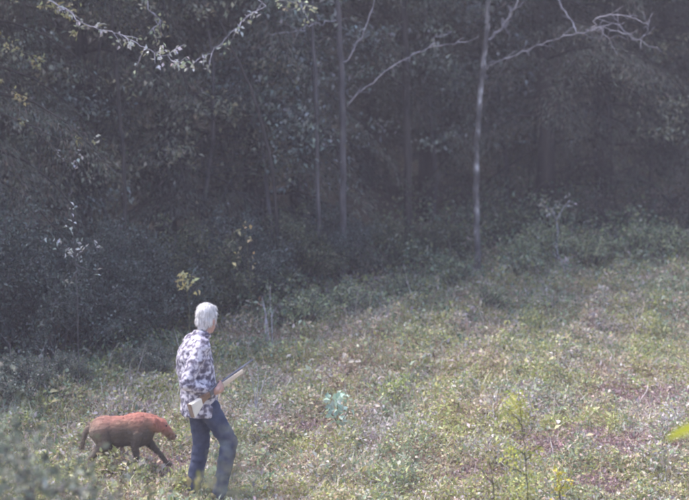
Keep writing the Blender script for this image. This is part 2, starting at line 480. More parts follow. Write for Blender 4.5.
# ------------------------------------------------------------------ single pale trees at the edge
def bare_tree(name, label, trunk_px, D, r0, r1, limbs, mat='bark_pale', limb_mat='twig_pale', top=6.0, leaves=None):
    """trunk_px from the foot up; limbs: list of (points in px with depth offset, r0, r1)"""
    foot = at(*trunk_px[0], D); base = ground_pt(foot.x, foot.y)
    t = empty(name, base); tag(t, label, 'tree')
    pts = [base + Vector((0, 0, -0.25))] + [at(px, py, D) for px, py in trunk_px[1:]]
    last = pts[-1]; dirv = (pts[-1] - pts[-2]).normalized()
    pts += [last + dirv*top*0.35 + Vector((0.08, 0.1, 0)), last + dirv*top*0.7 + Vector((-0.1, 0.15, 0.1)), last + dirv*top]
    cp = curve_pts(pts, 5, 0.006)
    n = len(cp)
    rad = [r0 + (r1 - r0)*(i/(n-1)) + (0.5*r0 if i == 0 else 0.2*r0 if i == 1 else 0) for i in range(n)]
    link('trunk', Tubes().add([p - base for p in cp], 0, radii=rad, sides=9, wob=0.05).mesh('trunk'), M[mat], t)
    for pp, a, b_, *lm in limbs:
        lp = curve_pts([at(px, py, D + dz) for px, py, dz in pp], 5, 0.012)
        T = Tubes().add([p - base for p in lp], a*.72, b_*.75, 6)
        for k in range(2, len(lp)-1):
            if rnd.random() < 0.5:
                d = (lp[k] - lp[k-1]).normalized()
                d = (d + Vector((rnd.gauss(0,.6), rnd.gauss(0,.6), rnd.gauss(0.1,.6)))).normalized()
                l = rnd.uniform(0.06, 0.26)
                q = [lp[k], lp[k] + d*l*0.5 + Vector((0,0,rnd.uniform(-.03,.03))), lp[k] + d*l + Vector((0,0,rnd.uniform(-.05,.06)))]
                T.add([x - base for x in q], max(b_*.6, a*0.22), 0.0018, 4)
        link('limb', T.mesh('limb'), M[lm[0] if lm else limb_mat], t)
    # crown above the picture: thin limbs with leaves
    TT = Tubes(); lp_all = []
    for k in range(26):
        f = rnd.uniform(0.15, 1.0); q = last + dirv*top*f; az = rnd.uniform(0, 6.28); L = rnd.uniform(0.7, 2.0)*(1.2-f*0.7)
        e = q + Vector((math.cos(az)*L, math.sin(az)*L, rnd.uniform(0.3, 1.0)*L))
        m_ = (q+e)/2 + Vector((0,0,-0.08))
        TT.add([p - base for p in (q, m_, e)], 0.014, 0.004, 5); lp_all += [(q, m_, e)]
    link('crown_limbs', TT.mesh('crown_limbs'), M['bark_grey'], t)
    P = []
    for q, m_, e in lp_all:
        for _ in range(70):
            s = rnd.uniform(0.3, 1.05); p = q.lerp(e, s) + Vector((rnd.gauss(0,.16), rnd.gauss(0,.16), rnd.gauss(0,.14))); P.append(p - base)
    P = np.array(P); nl = len(P)
    v, tr, c = leaves_arr(P, rand_dirs(nl, -0.3), rng.uniform(.05,.1,nl), rng.uniform(.03,.06,nl), palette(nl, [(0.12,0.13,0.05),(0.08,0.1,0.05),(0.2,0.17,0.06)]))
    link('crown', np_mesh('crown', v, tris=tr, cols=c), M['leaf'], t)
    return t

bare_tree('forked_tree', 'slender pale tree trunk with a fork near the top right of centre',
    [(478,268), (476,190), (477,140), (482,80), (487,30), (489,0)], 22.6, 0.043, 0.027,
    [([(486,42,0), (496,33,-.1), (505,23,-.2), (517,2,-.4), (530,-40,-.6)], 0.016, 0.009),
     ([(483,72,0), (500,61,-.3), (522,52,-.6), (548,42,-.9), (577,33,-1.2), (602,28,-1.4), (628,36,-1.6), (662,52,-1.9)], 0.013, 0.004),
     ([(577,33,-1.2), (568,15,-1.1), (556,-4,-1.0), (545,-30,-.9)], 0.012, 0.006),
     ([(590,30,-1.3), (600,17,-1.5), (622,15,-1.7), (648,24,-1.9)], 0.010, 0.004),
     ([(600,29,-1.4), (608,40,-1.3), (618,55,-1.2)], 0.008, 0.003),
     ([(585,32,-1.25), (612,24,-1.2), (640,40,-1.1), (650,20,-1.0)], 0.007, 0.003)])
bare_tree('grey_trunk_tree', 'straight grey tree trunk left of centre with two pale rising limbs',
    [(342,305), (343,200), (342,100), (341,60), (338,0)], 21.4, 0.046, 0.032,
    [([(343,68,0), (352,52,-.1), (363,33,-.2), (375,0,-.3), (383,-35,-.4)], 0.011, 0.007),
     ([(347,105,0), (372,82,-.2), (402,60,-.4), (428,48,-.5), (450,44,-.6), (472,40,-.7)], 0.013, 0.004),
     ([(428,48,-.5), (434,40,-.5), (437,33,-.5)], 0.006, 0.003),
     ([(339,22,0), (322,23,-.3), (310,25,-.5), (294,32,-.7), (272,35,-.9)], 0.009, 0.003)], mat='bark_grey')
bare_tree('thin_tree', 'thin pale trunk beside the straight grey trunk', [(320,285), (318,200), (316,100), (314,50), (312,0)], 21.2, 0.026, 0.018, [], mat='bark_grey', top=4)
bare_tree('leaning_tree', 'thin dim trunk leaning left behind the leafy overhanging bough', [(283,275), (272,170), (258,110), (243,72), (226,35), (212,-2)], 20.8, 0.024, 0.016, [], mat='bark_dark', top=4)
bare_tree('dim_tree', 'dim slender trunk deep in the wood left of the man', [(126,300), (124,170), (119,110), (114,50), (110,0)], 19.9, 0.026, 0.018, [], mat='bark_dark', top=4)
bare_tree('dark_trunk_tree', 'dark trunk standing between the grey trunk and the pale forked trunk', [(409,275), (408,215), (407,130), (405,60), (404,0)], 22.9, 0.06, 0.045, [], mat='bark_dark', top=6)
bare_tree('edge_tree', 'short visible pale trunk at the left edge above the shrubs', [(14,340), (10,245), (6,220), (1,190), (-8,120), (-14,0)], 20.5, 0.035, 0.022, [], mat='bark_pale', top=4)

# tree standing left of the picture; its leafy boughs hang into the upper left corner
def overhang_tree():
    D = 18.5
    foot = at(-70, 250, D); base = ground_pt(foot.x, foot.y)
    t = empty('overhanging_tree', base); tag(t, 'tree beyond the left edge with pale leafy boughs hanging into the upper left corner', 'tree')
    tp = curve_pts([base + Vector((0,0,-.3)), base + Vector((.05,0,2)), base + Vector((-.05,.1,4)), base + Vector((.1,.1,6.2)), base + Vector((.2,.3,8.5))], 5)
    link('trunk', Tubes().add([p-base for p in tp], 0.13, 0.04, 9, wob=.05).mesh('trunk'), M['bark_grey'], t)
    boughs = [
        [(-66,-60,0), (-20,-30,-.2), (30,-12,-.5), (60,5,-.7), (90,25,-.8), (115,33,-.9), (132,40,-1.0), (150,50,-1.1), (165,56,-1.2), (180,62,-1.25)],
        [(-66,-90,0), (20,-70,.1), (120,-50,.2), (200,-28,.2), (262,2,.2), (245,18,.1), (228,36,0), (212,52,-.1), (196,60,-.1)],
        [(120,-50,.2), (145,-18,.1), (148,4,0), (158,20,0), (152,32,0)],
        [(200,-28,.2), (235,-20,.2), (285,-8,.2), (300,4,.2), (285,12,.2)],
        [(-67,0,0), (-30,20,-.2), (0,40,-.4), (22,52,-.5), (33,58,-.5)],
        [(-67,20,0), (-35,55,-.3), (-8,78,-.5), (6,86,-.6), (18,92,-.6)],
        [(-66,-40,0), (0,-10,-.2), (28,5,-.3), (52,10,-.4), (68,18,-.4), (72,30,-.4)],
        [(-67,60,0), (-20,100,-.4), (30,125,-.6), (58,138,-.7), (78,136,-.8), (88,140,-.8)],
        [(30,125,-.6), (55,150,-.6), (70,162,-.6), (76,168,-.6)],
    ]
    cols_ = [[(0.5,0.48,0.55),(0.35,0.36,0.34),(0.28,0.3,0.2)], [(0.42,0.44,0.42),(0.3,0.33,0.22),(0.5,0.5,0.52)], [(0.2,0.22,0.15),(0.3,0.3,0.2)],
             [(0.4,0.42,0.3),(0.3,0.32,0.2)], [(0.3,0.28,0.14),(0.25,0.25,0.15)], [(0.34,0.28,0.14),(0.3,0.28,0.2)], [(0.3,0.29,0.13),(0.35,0.32,0.2)], [(0.3,0.29,0.26),(0.2,0.19,0.1)], [(0.4,0.38,0.42),(0.3,0.3,0.3)]]
    for bi, (pp, cs) in enumerate(zip(boughs, cols_)):
        lp = curve_pts([at(px, py, D + dz) for px, py, dz in pp], 5, 0.012)
        n = len(lp)
        T = Tubes().add([p-base for p in lp], 0.008, 0.002, 6)
        P, Dr = [], []
        for k in range(n//3, n):
            if rnd.random() < (.6 if bi < 7 else .28):
                d = ((lp[k]-lp[k-1]).normalized() + Vector((rnd.gauss(0,.6), rnd.gauss(0,.6), rnd.gauss(-.1,.6)))).normalized()
                l = rnd.uniform(.06, .26); e = lp[k] + d*l
                T.add([lp[k]-base, (lp[k]+e)/2-base+Vector((0,0,.01)), e-base], .004, .002, 4)
                for _ in range(rnd.randint(3, 10)):
                    P.append(lp[k].lerp(e, rnd.uniform(.3,1.1)) - base + Vector((rnd.gauss(0,.02), rnd.gauss(0,.02), rnd.gauss(0,.02))))
                    Dr.append(Vector((rnd.gauss(0,1), rnd.gauss(0,1), rnd.gauss(-.5,.7))))
        bo = link('bough', T.mesh('bough'), M['twig_pale' if bi < 4 else 'bark_dark'], t)
        if P:
            P = np.array(P); nl = len(P)
            v, tr, c = leaves_arr(P, np.array(Dr), rng.uniform(.04,.075,nl), rng.uniform(.02,.04,nl), np.clip(palette(nl, cs)*1.5, 0, .85), up_bias=.2)
            link('leaves', np_mesh('leaves', v, tris=tr, cols=c), M['leaf'], bo)
    P = []
    TT = Tubes()
    for k in range(30):
        f = rnd.uniform(.55, 1); q = tp[int(f*(len(tp)-1))]; az = rnd.uniform(1.2, 5.2); L = rnd.uniform(1, 2.2)
        e = q + Vector((math.cos(az)*L, math.sin(az)*L, rnd.uniform(.2,.9)*L)); TT.add([q-base, (q+e)/2-base+Vector((0,0,-.1)), e-base], .02, .005, 5)
        for _ in range(70): P.append(q.lerp(e, rnd.uniform(.3,1.05)) - base + Vector((rnd.gauss(0,.2), rnd.gauss(0,.2), rnd.gauss(0,.18))))
    link('crown_limbs', TT.mesh('crown_limbs'), M['bark_grey'], t)
    P = np.array(P); nl = len(P)
    v, tr, c = leaves_arr(P, rand_dirs(nl, -.3), rng.uniform(.05,.1,nl), rng.uniform(.03,.06,nl), palette(nl, [(0.12,0.13,0.05),(0.2,0.2,0.1),(0.25,0.24,0.2)]))
    link('crown', np_mesh('crown', v, tris=tr, cols=c), M['leaf'], t)
overhang_tree()

# ------------------------------------------------------------------ shrubs
def shrub_meshes(seed, R, H, nst, nleaf, leaf, cols, w=None):
    global rng
    keep = rng; rng = np.random.default_rng(seed+100); rr = random.Random(seed+100)
    T = Tubes(); tips = []
    for k in range(nst):
        az = rr.uniform(0, 6.28); rad = R*math.sqrt(rr.random()); hh = H*(1-(rad/R)**2*0.55)*rr.uniform(.6, 1.1)
        b0 = Vector((math.cos(az)*rad*.25, math.sin(az)*rad*.25, -.05)); e = Vector((math.cos(az)*rad, math.sin(az)*rad, hh))
        m_ = b0.lerp(e, .55) + Vector((rr.gauss(0,.05), rr.gauss(0,.05), .12*hh))
        T.add([b0, m_, e], .012, .003, 5); tips.append((b0, m_, e))
        for j in range(3):
            q = m_.lerp(e, rr.random()); d = Vector((rr.gauss(0,1), rr.gauss(0,1), rr.gauss(.1,.6))).normalized()*rr.uniform(.1,.35)*max(.5,H*.6)
            T.add([q, q+d*.5, q+d+Vector((0,0,-.03))], .005, .002, 4); tips.append((q, q+d*.5, q+d))
    k = rng.integers(0, len(tips), nleaf); s = rng.uniform(.25, 1.08, nleaf)
    A = np.array([[tuple(x) for x in tp] for tp in tips])
    P = A[k,1] + (A[k,2]-A[k,1])*s[:,None] + rng.normal(0, .045*max(.6, H), (nleaf,3))
    P[:,2] = np.maximum(P[:,2], .02)
    d = (A[k,2]-A[k,1]) * 2 + rng.normal(0, .5, (nleaf,3)); d[:,2] -= .25
    v, t, c = leaves_arr(P, d, rng.uniform(.6, 1.2, nleaf)*leaf, rng.uniform(.3, .6, nleaf)*leaf, np.clip(palette(nleaf, cols, w)*(rng.uniform(.65, 1.5, len(tips))[k])[:,None], 0, .7), up_bias=.6)
    fm = np_mesh('shrub_foliage', v, tris=t, cols=c); fm.materials.append(M['leaf'])
    sm = T.mesh('shrub_stems'); sm.materials.append(M['bark_grey'])
    rng = keep
    return sm, fm
BLUISH = [(0.1,0.125,0.115), (0.075,0.095,0.085), (0.15,0.17,0.16), (0.24,0.26,0.26)]
OLIVE = [(0.12,0.135,0.08), (0.085,0.105,0.07), (0.17,0.18,0.12), (0.25,0.24,0.17)]
GREYG = [(0.17,0.2,0.16), (0.23,0.25,0.21), (0.13,0.16,0.14), (0.34,0.34,0.31), (0.3,0.24,0.22)]
SHRUBS = [shrub_meshes(1, .95, 1.5, 46, 9500, .052, BLUISH, [4,4,2,.7]), shrub_meshes(2, .8, 1.1, 40, 7500, .05, OLIVE, [4,4,2,.6]),
          shrub_meshes(3, .6, .75, 36, 3200, .055, GREYG, [3,3,3,1,.7]), shrub_meshes(4, 1.1, 1.9, 50, 10500, .055, BLUISH, [4,4,1.5,.4]),
          shrub_meshes(5, .8, 1.1, 40, 3000, .06, OLIVE, [4,4,2,.6]), shrub_meshes(6, .8, 1.2, 44, 3000, .06, [(.16,.12,.11),(.12,.1,.09),(.2,.17,.15),(.14,.15,.11)])]
SHRUBS.append(shrub_meshes(9, .62, 1.75, 46, 4200, .05, [(.16,.19,.14),(.2,.22,.17),(.13,.16,.13),(.26,.27,.24)]))
SHRUBS.append(shrub_meshes(10, .55, .5, 30, 1500, .045, [(.26,.33,.2),(.34,.38,.2),(.22,.28,.2),(.42,.42,.34)]))
def place_shrub(px, D, k, sc, label, name='shrub'):
    p = at(px, 250, D)
    t = empty(name, ground_pt(p.x, p.y, -.02), rnd.uniform(0, 6.28), sc); tag(t, label, 'shrub')
    link('stems', SHRUBS[k][0], None, t); link('foliage', SHRUBS[k][1], None, t)
for a in [
    (-15, 18.2, 3, 1.0, 'tall dark shrub at the left edge under the pale leaning trunk'),
    (48, 18.2, 0, 1.0, 'bluish shrub left of the dog at the edge of the wood'),
    (95, 18.9, 3, .8, 'bluish shrub with pale upper twigs directly above the dog'),
    (140, 19.2, 0, .9, 'dark shrub between the dog and the back of the man'),
    (190, 20.0, 1, 1.1, 'shrub behind the head of the man'),
    (238, 20.4, 0, .85, 'dark shrub just right of the head of the man'),
    (285, 21.0, 1, .95, 'shaded shrub at the foot of the straight grey trunk'),
    (330, 21.6, 0, .7, 'low dark shrub in front of the straight grey trunk'),
    (385, 22.2, 1, .7, 'low olive shrub between the two trunks at the clearing edge'),
    (440, 23.0, 1, .6, 'small shrub left of the foot of the pale forked trunk'),
    (512, 23.8, 4, .55, 'low dim shrub right of the foot of the pale forked trunk'),
    (600, 24.2, 5, .6, 'small brownish shrub right of the tall pale weed'),
    (645, 24.4, 5, .7, 'brownish low shrub at the upper right edge of the clearing'),
    (692, 24.6, 5, .8, 'brownish shrub cut by the right edge of the picture'),
    (405, 21.0, 7, .7, 'loose green weed clump at the top of the clearing below the dark gap'),
    (455, 21.8, 7, .8, 'loose green weed clump left below the pale forked trunk'),
    (520, 22.3, 7, .9, 'loose green weed clump right below the pale forked trunk'),
    (548, 22.9, 7, 1.0, 'leafy weed clump at the foot of the tall pale weed'),
    (590, 22.6, 7, .9, 'leafy weed clump just right of the tall pale weed'),
    (630, 23.0, 7, 1.1, 'leafy weed clump below the brownish shrubs at the upper right'),
    (672, 22.8, 7, 1.0, 'leafy weed clump near the right edge of the upper clearing'),
    (490, 20.6, 7, .6, 'small green weed tuft in the upper middle of the clearing'),
    (300, 19.6, 7, .9, 'leafy green clump right of the rifle at the edge of the wood'),
    (340, 20.2, 7, .9, 'leafy green clump below the straight grey trunk'),
    (15, 16.6, 2, .7, 'low grey green bush at the left edge beyond the dog'),
    (62, 17.0, 2, .5, 'low grey green bush behind the tail of the dog'),
    (150, 17.9, 2, .5, 'low grey green bush behind the head of the dog'),
]: place_shrub(*a)
place_shrub(4, 8.4, 6, 1.17, 'blurred grey green bush close to the camera in the lower left corner', 'near_bush')
place_shrub(-66, 9.2, 6, 1.3, 'blurred bush at the very left edge in front of the dog', 'near_bush')

# small broadleaf trees standing in front of the conifers
def understory_meshes(seed, H, cols):
    global rng
    keep = rng; rng = np.random.default_rng(seed+300); rr = random.Random(seed+300)
    T = Tubes(); tr = [Vector((.1*math.sin(k+seed), .1*math.cos(1.3*k), H*k/6)) for k in range(7)]; tr[0] = Vector((0,0,-.15))
    T.add(tr, .035, .008, 7); P = []; bright = []
    for k in range(34):
        z = H*rr.uniform(.22, 1); az = rr.uniform(0, 6.28); L = rr.uniform(.4, 1.3)*(1.15-.6*z/H)
        c0 = Vector((.1*math.sin(z/H*6+seed), .1*math.cos(1.3*z/H*6), z)); e = c0 + Vector((math.cos(az)*L, math.sin(az)*L, rr.uniform(-.1,.4)*L))
        T.add([c0, (c0+e)/2+Vector((0,0,.06)), e], .01, .003, 5)
        for j in range(5):
            cl = c0.lerp(e, rr.uniform(.4, 1.1)) + Vector((rr.gauss(0,.12), rr.gauss(0,.12), rr.gauss(0,.1))); sp = rr.uniform(.06,.15); br = rr.uniform(.55, 2.0)
            for _ in range(rr.randint(8, 34)): bright.append(br); P.append(cl + Vector((rr.gauss(0,sp*1.5), rr.gauss(0,sp*1.5), rr.gauss(0,sp*.6))))
    P = np.array(P); n = len(P)
    v, t, c = leaves_arr(P, rand_dirs(n, -.2), rng.uniform(.05,.1,n), rng.uniform(.025,.055,n), np.clip(palette(n, cols)*np.array(bright)[:,None]*1.5, 0, .6), up_bias=1.2)
    fm = np_mesh('understory_crown', v, tris=t, cols=c); fm.materials.append(M['leaf'])
    sm = T.mesh('understory_trunk'); sm.materials.append(M['bark_grey']); rng = keep
    return sm, fm
UNDER = [understory_meshes(1, 4.6, [(0.12,0.14,0.13),(0.17,0.185,0.18),(0.09,0.11,0.1)]), understory_meshes(2, 5.6, [(0.11,0.12,0.09),(0.16,0.165,0.13),(0.2,0.19,0.14)]), understory_meshes(3, 3.6, [(0.14,0.16,0.16),(0.2,0.21,0.22),(0.1,0.12,0.11)])]
for px, D, k, sc, lab in [
    (35, 20.6, 0, 1.0, 'small broadleaf tree at the left above the bluish shrubs'),
    (105, 21.2, 1, 1.0, 'small leafy tree in the shade left of the man'),
    (205, 21.6, 1, 1.0, 'leafy understory tree rising behind the head of the man'),
    (270, 21.9, 0, 1.05, 'pale leaved understory tree left of the straight grey trunk'),
    (312, 22.6, 2, 1.1, 'small shaded tree touching the straight grey trunk'),
    (430, 24.6, 0, 1.0, 'dim leafy tree in the gap between the two trunks'),
    (650, 25.2, 1, 1.0, 'dull green understory tree at the upper right'),
    (505, 25.4, 2, 1.2, 'small dim tree directly behind the pale forked trunk')]:
    p = at(px, 250, D); t = empty('understory_tree', ground_pt(p.x, p.y, -.02), rnd.uniform(0, 6.28), sc); tag(t, lab, 'tree')
    link('trunk', UNDER[k][0], None, t); link('crown', UNDER[k][1], None, t)

# ------------------------------------------------------------------ single plants
def plant(name, label, base, stems, leaf_spots, leaf, cols, mat='stem', r=.006, cat='plant', wr=(.35,.6), group=None):
    """stems: list of world point lists; leaf_spots: (point, count, spread)"""
    t = empty(name, base); tag(t, label, cat, group)
    for s in stems:
        lp = curve_pts(s, 5, .003)
        link('stem', Tubes().add([p-base for p in lp], r, r*.35, 6).mesh('stem'), M[mat], t)
    P = []
    for p, n, sp in leaf_spots:
        for _ in range(n): P.append(Vector(p) - base + Vector((rnd.gauss(0,sp), rnd.gauss(0,sp), rnd.gauss(0,sp))))
    if P:
        P = np.array(P); n = len(P)
        v, tr, c = leaves_arr(P, rand_dirs(n, .25), rng.uniform(.7,1.2,n)*leaf, rng.uniform(*wr,n)*leaf, palette(n, cols), up_bias=.5)
        link('leaves', np_mesh('leaves', v, tris=tr, cols=c), M['leaf'], t)
    return t

YG = [(0.48,0.52,0.1), (0.56,0.56,0.16), (0.4,0.46,0.1), (0.6,0.56,0.2)]
# young sapling, near, right of centre
def px_plant(name, label, px_stems, D, spots, leaf, cols, **k):
    f = at(*px_stems[0][0], D); base = ground_pt(f.x, f.y)
    stems = []
    for i, s in enumerate(px_stems):
        pts = [at(px, py, D) for px, py in s]
        if i == 0 or k.get('multi'): pts = [base.lerp(Vector((pts[0].x, pts[0].y, base.z)), .7) + Vector((0,0,-.03))] + pts
        stems.append(pts)
    k.pop('multi', None)
    return plant(name, label, base, stems, [(at(px, py, D), n, sp) for px, py, n, sp in spots], leaf, cols, **k)
px_plant('sapling', 'thin yellow green sapling rising in the foreground right of centre',
    [[(528,500), (526,470), (524,440), (521,415), (519,392)], [(525,455), (515,448), (508,446)], [(525,462), (535,450), (541,446)], [(522,425), (513,415), (508,408)], [(526,475), (512,468), (505,466)]], 12.6,
    [(517,402,34,.04), (511,412,26,.035), (524,415,18,.03), (509,447,22,.035), (522,452,16,.03), (535,452,22,.035), (512,468,22,.035), (528,470,12,.03), (520,490,26,.06), (516,402,120,.055), (520,425,50,.04), (513,455,70,.055), (531,458,60,.055), (522,480,60,.06)], .032, YG, r=.006)
px_plant('sapling', 'small yellow green seedling left of the tall sapling at the bottom edge',
    [[(494,500), (492,478), (489,458)], [(493,485), (485,474), (480,468)]], 12.8, [(489,460,16,.03), (482,470,14,.03), (494,478,14,.03), (490,492,18,.04)], .03, [(0.25,0.28,0.08),(0.33,0.32,0.12)])
px_plant('yellow_weed', 'bright yellow weed near the bottom edge right of the sapling',
    [[(560,498), (559,484), (557,474)], [(560,490), (566,481), (570,476)]], 13.4, [(558,476,22,.022), (561,484,18,.025), (568,479,10,.02), (560,492,16,.03)], .045, [(0.66,0.56,0.08),(0.6,0.52,0.1),(0.45,0.45,0.12)])
# pale teal leafy plant in the middle of the clearing
px_plant('pale_leafed_plant', 'low plant with broad pale blue green leaves in the middle of the clearing',
    [[(338,428), (337,412), (339,396)], [(338,424), (330,410), (327,402)], [(338,424), (347,414), (350,404)]], gpix(338,430).y/math.cos(PITCH)+.0,
    [(343,394,8,.03), (331,402,12,.05), (340,408,14,.06), (333,416,10,.05), (346,424,10,.04), (347,404,8,.04)], .085, [(0.5,0.66,0.58),(0.6,0.74,0.66),(0.42,0.55,0.45)], wr=(.5,.75))
px_plant('green_clump', 'bright green weed clump below the top edge of the clearing',
    [[(396,402), (395,390), (393,380)], [(396,400), (402,392), (405,386)]], 16.9, [(396,386,40,.07), (388,392,30,.06), (404,384,26,.06)], .045, [(0.36,0.45,0.14),(0.44,0.5,0.18)])
# tall pale weed at the right, against the dark wood
px_plant('tall_weed', 'tall pale weed with a leafy head against the dark wood on the right',
    [[(569,292), (566,275), (560,258), (556,246), (558,232), (555,218), (550,210), (545,205)], [(555,222), (562,210), (570,200)], [(566,275), (573,268), (578,266)], [(563,262), (556,256), (552,252)], [(568,285), (575,280)]], 22.0,
    [(544,204,9,.025), (551,212,10,.03), (557,207,7,.03), (567,199,6,.03), (548,215,8,.03), (571,206,3,.03), (556,248,4,.03), (563,262,4,.03), (577,267,3,.03), (567,284,4,.03), (570,289,5,.02)], .075, [(0.45,0.45,0.48),(0.36,0.37,0.36),(0.36,0.34,0.26)], mat='twig_pale', r=.008)
for lab, st, D, sp in [
    ('thin dead pale stalk standing right of the man at the wood edge', [[(272,328), (271,310), (270,287)], [(272,318), (276,308)]], 18.9, [(270,288,3,.015), (271,300,3,.02), (272,313,3,.02)]),
    ('reddish dead stem beside the pale stalk behind the rifle', [[(268,332), (265,312), (262,296)], [(265,312), (259,303)], [(266,318), (271,308)]], 18.8, [(262,298,4,.02), (259,304,3,.02), (266,316,3,.03)]),
    ('tangle of dead twigs arching at the top left of the clearing', [[(388,330), (384,312), (378,298), (370,294)], [(388,326), (379,310), (366,303), (360,308)], [(388,330), (392,315), (389,300)], [(386,320), (374,312), (366,316)]], 20.8, [(372,296,8,.04), (380,306,8,.05), (364,306,6,.04), (388,312,6,.04)]),
    ('yellowish twiggy weed at the top middle of the clearing', [[(434,330), (432,315), (428,303)], [(434,326), (441,312), (446,306)], [(434,328), (425,318), (420,310)]], 20.9, [(430,306,16,.05), (436,312,14,.06), (425,314,8,.05), (442,308,8,.04)]),
    ('dead twig sticking out left of the foot of the pale forked trunk', [[(447,288), (444,278), (438,273)], [(445,280), (450,272), (455,271)]], 24.0, [(440,273,3,.02), (452,272,4,.02)]),
    ('wiry dead weed at the right edge of the upper clearing', [[(676,290), (674,270), (680,252), (684,240)], [(675,275), (668,262)], [(676,280), (684,268), (689,262)]], 23.5, [(682,246,5,.03), (670,264,4,.03), (686,266,5,.03), (677,256,4,.03)]),
    ('pale grass stalks bunched right of the rifle muzzle', [[(255,400), (253,385), (248,368)], [(256,400), (258,382), (257,362)], [(257,402), (263,385), (266,372)]], 16.6, [(252,380,6,.03), (258,374,5,.03)]),
    ('small pale weed in the upper right clearing', [[(618,290), (617,278), (613,268)], [(618,285), (623,276)]], 22.8, [(615,270,5,.03), (621,278,4,.03)]),
    ('weed with pale tips under the dark conifer on the right', [[(648,275), (646,262), (640,248)], [(647,266), (653,256)]], 24.2, [(642,250,5,.03), (652,258,4,.03)]),
    ('grey dead weed at the upper middle right of the clearing', [[(598,300), (600,285), (597,276)], [(599,292), (606,284)], [(599,290), (592,284)]], 22.0, [(598,278,5,.03), (605,285,5,.03), (594,286,5,.03)]),
    ('twiggy weed below the pale forked trunk', [[(488,318), (490,305), (486,295)], [(489,308), (497,300)], [(489,310), (481,303)]], 21.3, [(487,297,6,.03), (496,302,5,.03), (482,305,5,.03)]),
]:
    yl = 'yellowish' in lab
    px_plant('dead_weed', lab, st, D, sp, .04, [(0.4,0.38,0.14),(0.3,0.3,0.12)] if yl else ([(0.35,0.22,0.15),(0.3,0.2,0.15)] if 'reddish' in lab else [(0.42,0.4,0.38),(0.3,0.28,0.27)]), mat='twig_pale', r=.006, multi=True)
# yellow leaved saplings in the wood edge
px_plant('yellow_sapling', 'small sapling with yellow leaves above left of the man', [[(190,345), (189,310), (186,285), (184,276)], [(188,300), (196,290)]], 18.3,
    [(184,279,16,.04), (190,283,12,.04), (182,287,9,.03), (196,290,3,.03)], .07, [(0.7,0.62,0.26),(0.6,0.54,0.3)])
px_plant('yellow_sapling', 'sapling with a few dull yellow leaves right above the man', [[(252,325), (250,280), (246,235), (244,222)]], 18.9,
    [(245,227,7,.035), (248,240,4,.03), (251,262,5,.06), (238,258,5,.05)], .07, [(0.6,0.48,0.26),(0.42,0.37,0.24)])
px_plant('pale_twig_plant', 'pale leaved twigs standing out of the bluish shrub on the left', [[(78,320), (76,270), (74,240), (72,205)], [(75,255), (66,246), (58,246)], [(75,258), (86,250), (96,244)], [(76,265), (88,270), (98,272)], [(76,272), (70,282)]], 16.9,
    [(72,208,5,.03), (74,225,5,.04), (68,228,4,.03), (76,243,8,.04), (80,250,10,.05), (58,246,4,.03), (96,245,5,.03), (98,272,3,.02), (70,282,6,.03), (50,240,3,.03), (73,256,10,.04)], .055, [(0.6,0.61,0.66),(0.42,0.45,0.44),(0.3,0.33,0.3)], mat='bark_grey')
# blurred stalks close to the camera, in front of the man's boots
px_plant('near_weed', 'blurred weed stalk close to the camera in front of the boots of the man', [[(236,500), (234,470), (238,440), (236,415)], [(234,475), (222,465), (214,462)], [(235,460), (246,450)]], 6.4,
    [(236,425,4,.03), (238,445,5,.03), (222,468,5,.03), (212,480,6,.03), (232,488,8,.04), (246,470,14,.035), (205,492,16,.03), (236,440,14,.03), (224,470,16,.03), (240,490,20,.04), (215,486,14,.03)], .028, [(0.26,0.28,0.22),(0.34,0.35,0.29),(0.22,0.27,0.27)])
px_plant('near_weed', 'blurred yellowish weed close to the camera at the left boot of the man', [[(200,500), (199,488), (200,478)]], 9.0,
    [(201,480,6,.02), (197,488,6,.02), (208,486,4,.02)], .045, [(0.35,0.34,0.1),(0.26,0.27,0.12)])
px_plant('near_weed', 'blurred grey stalks below the dog at the bottom edge', [[(120,500), (124,485), (130,474)], [(150,500), (148,486), (140,476)]], 9.5,
    [(126,482,6,.03), (142,480,6,.03), (160,490,8,.05), (110,490,6,.04)], .05, [(0.2,0.2,0.2),(0.2,0.24,0.14)])

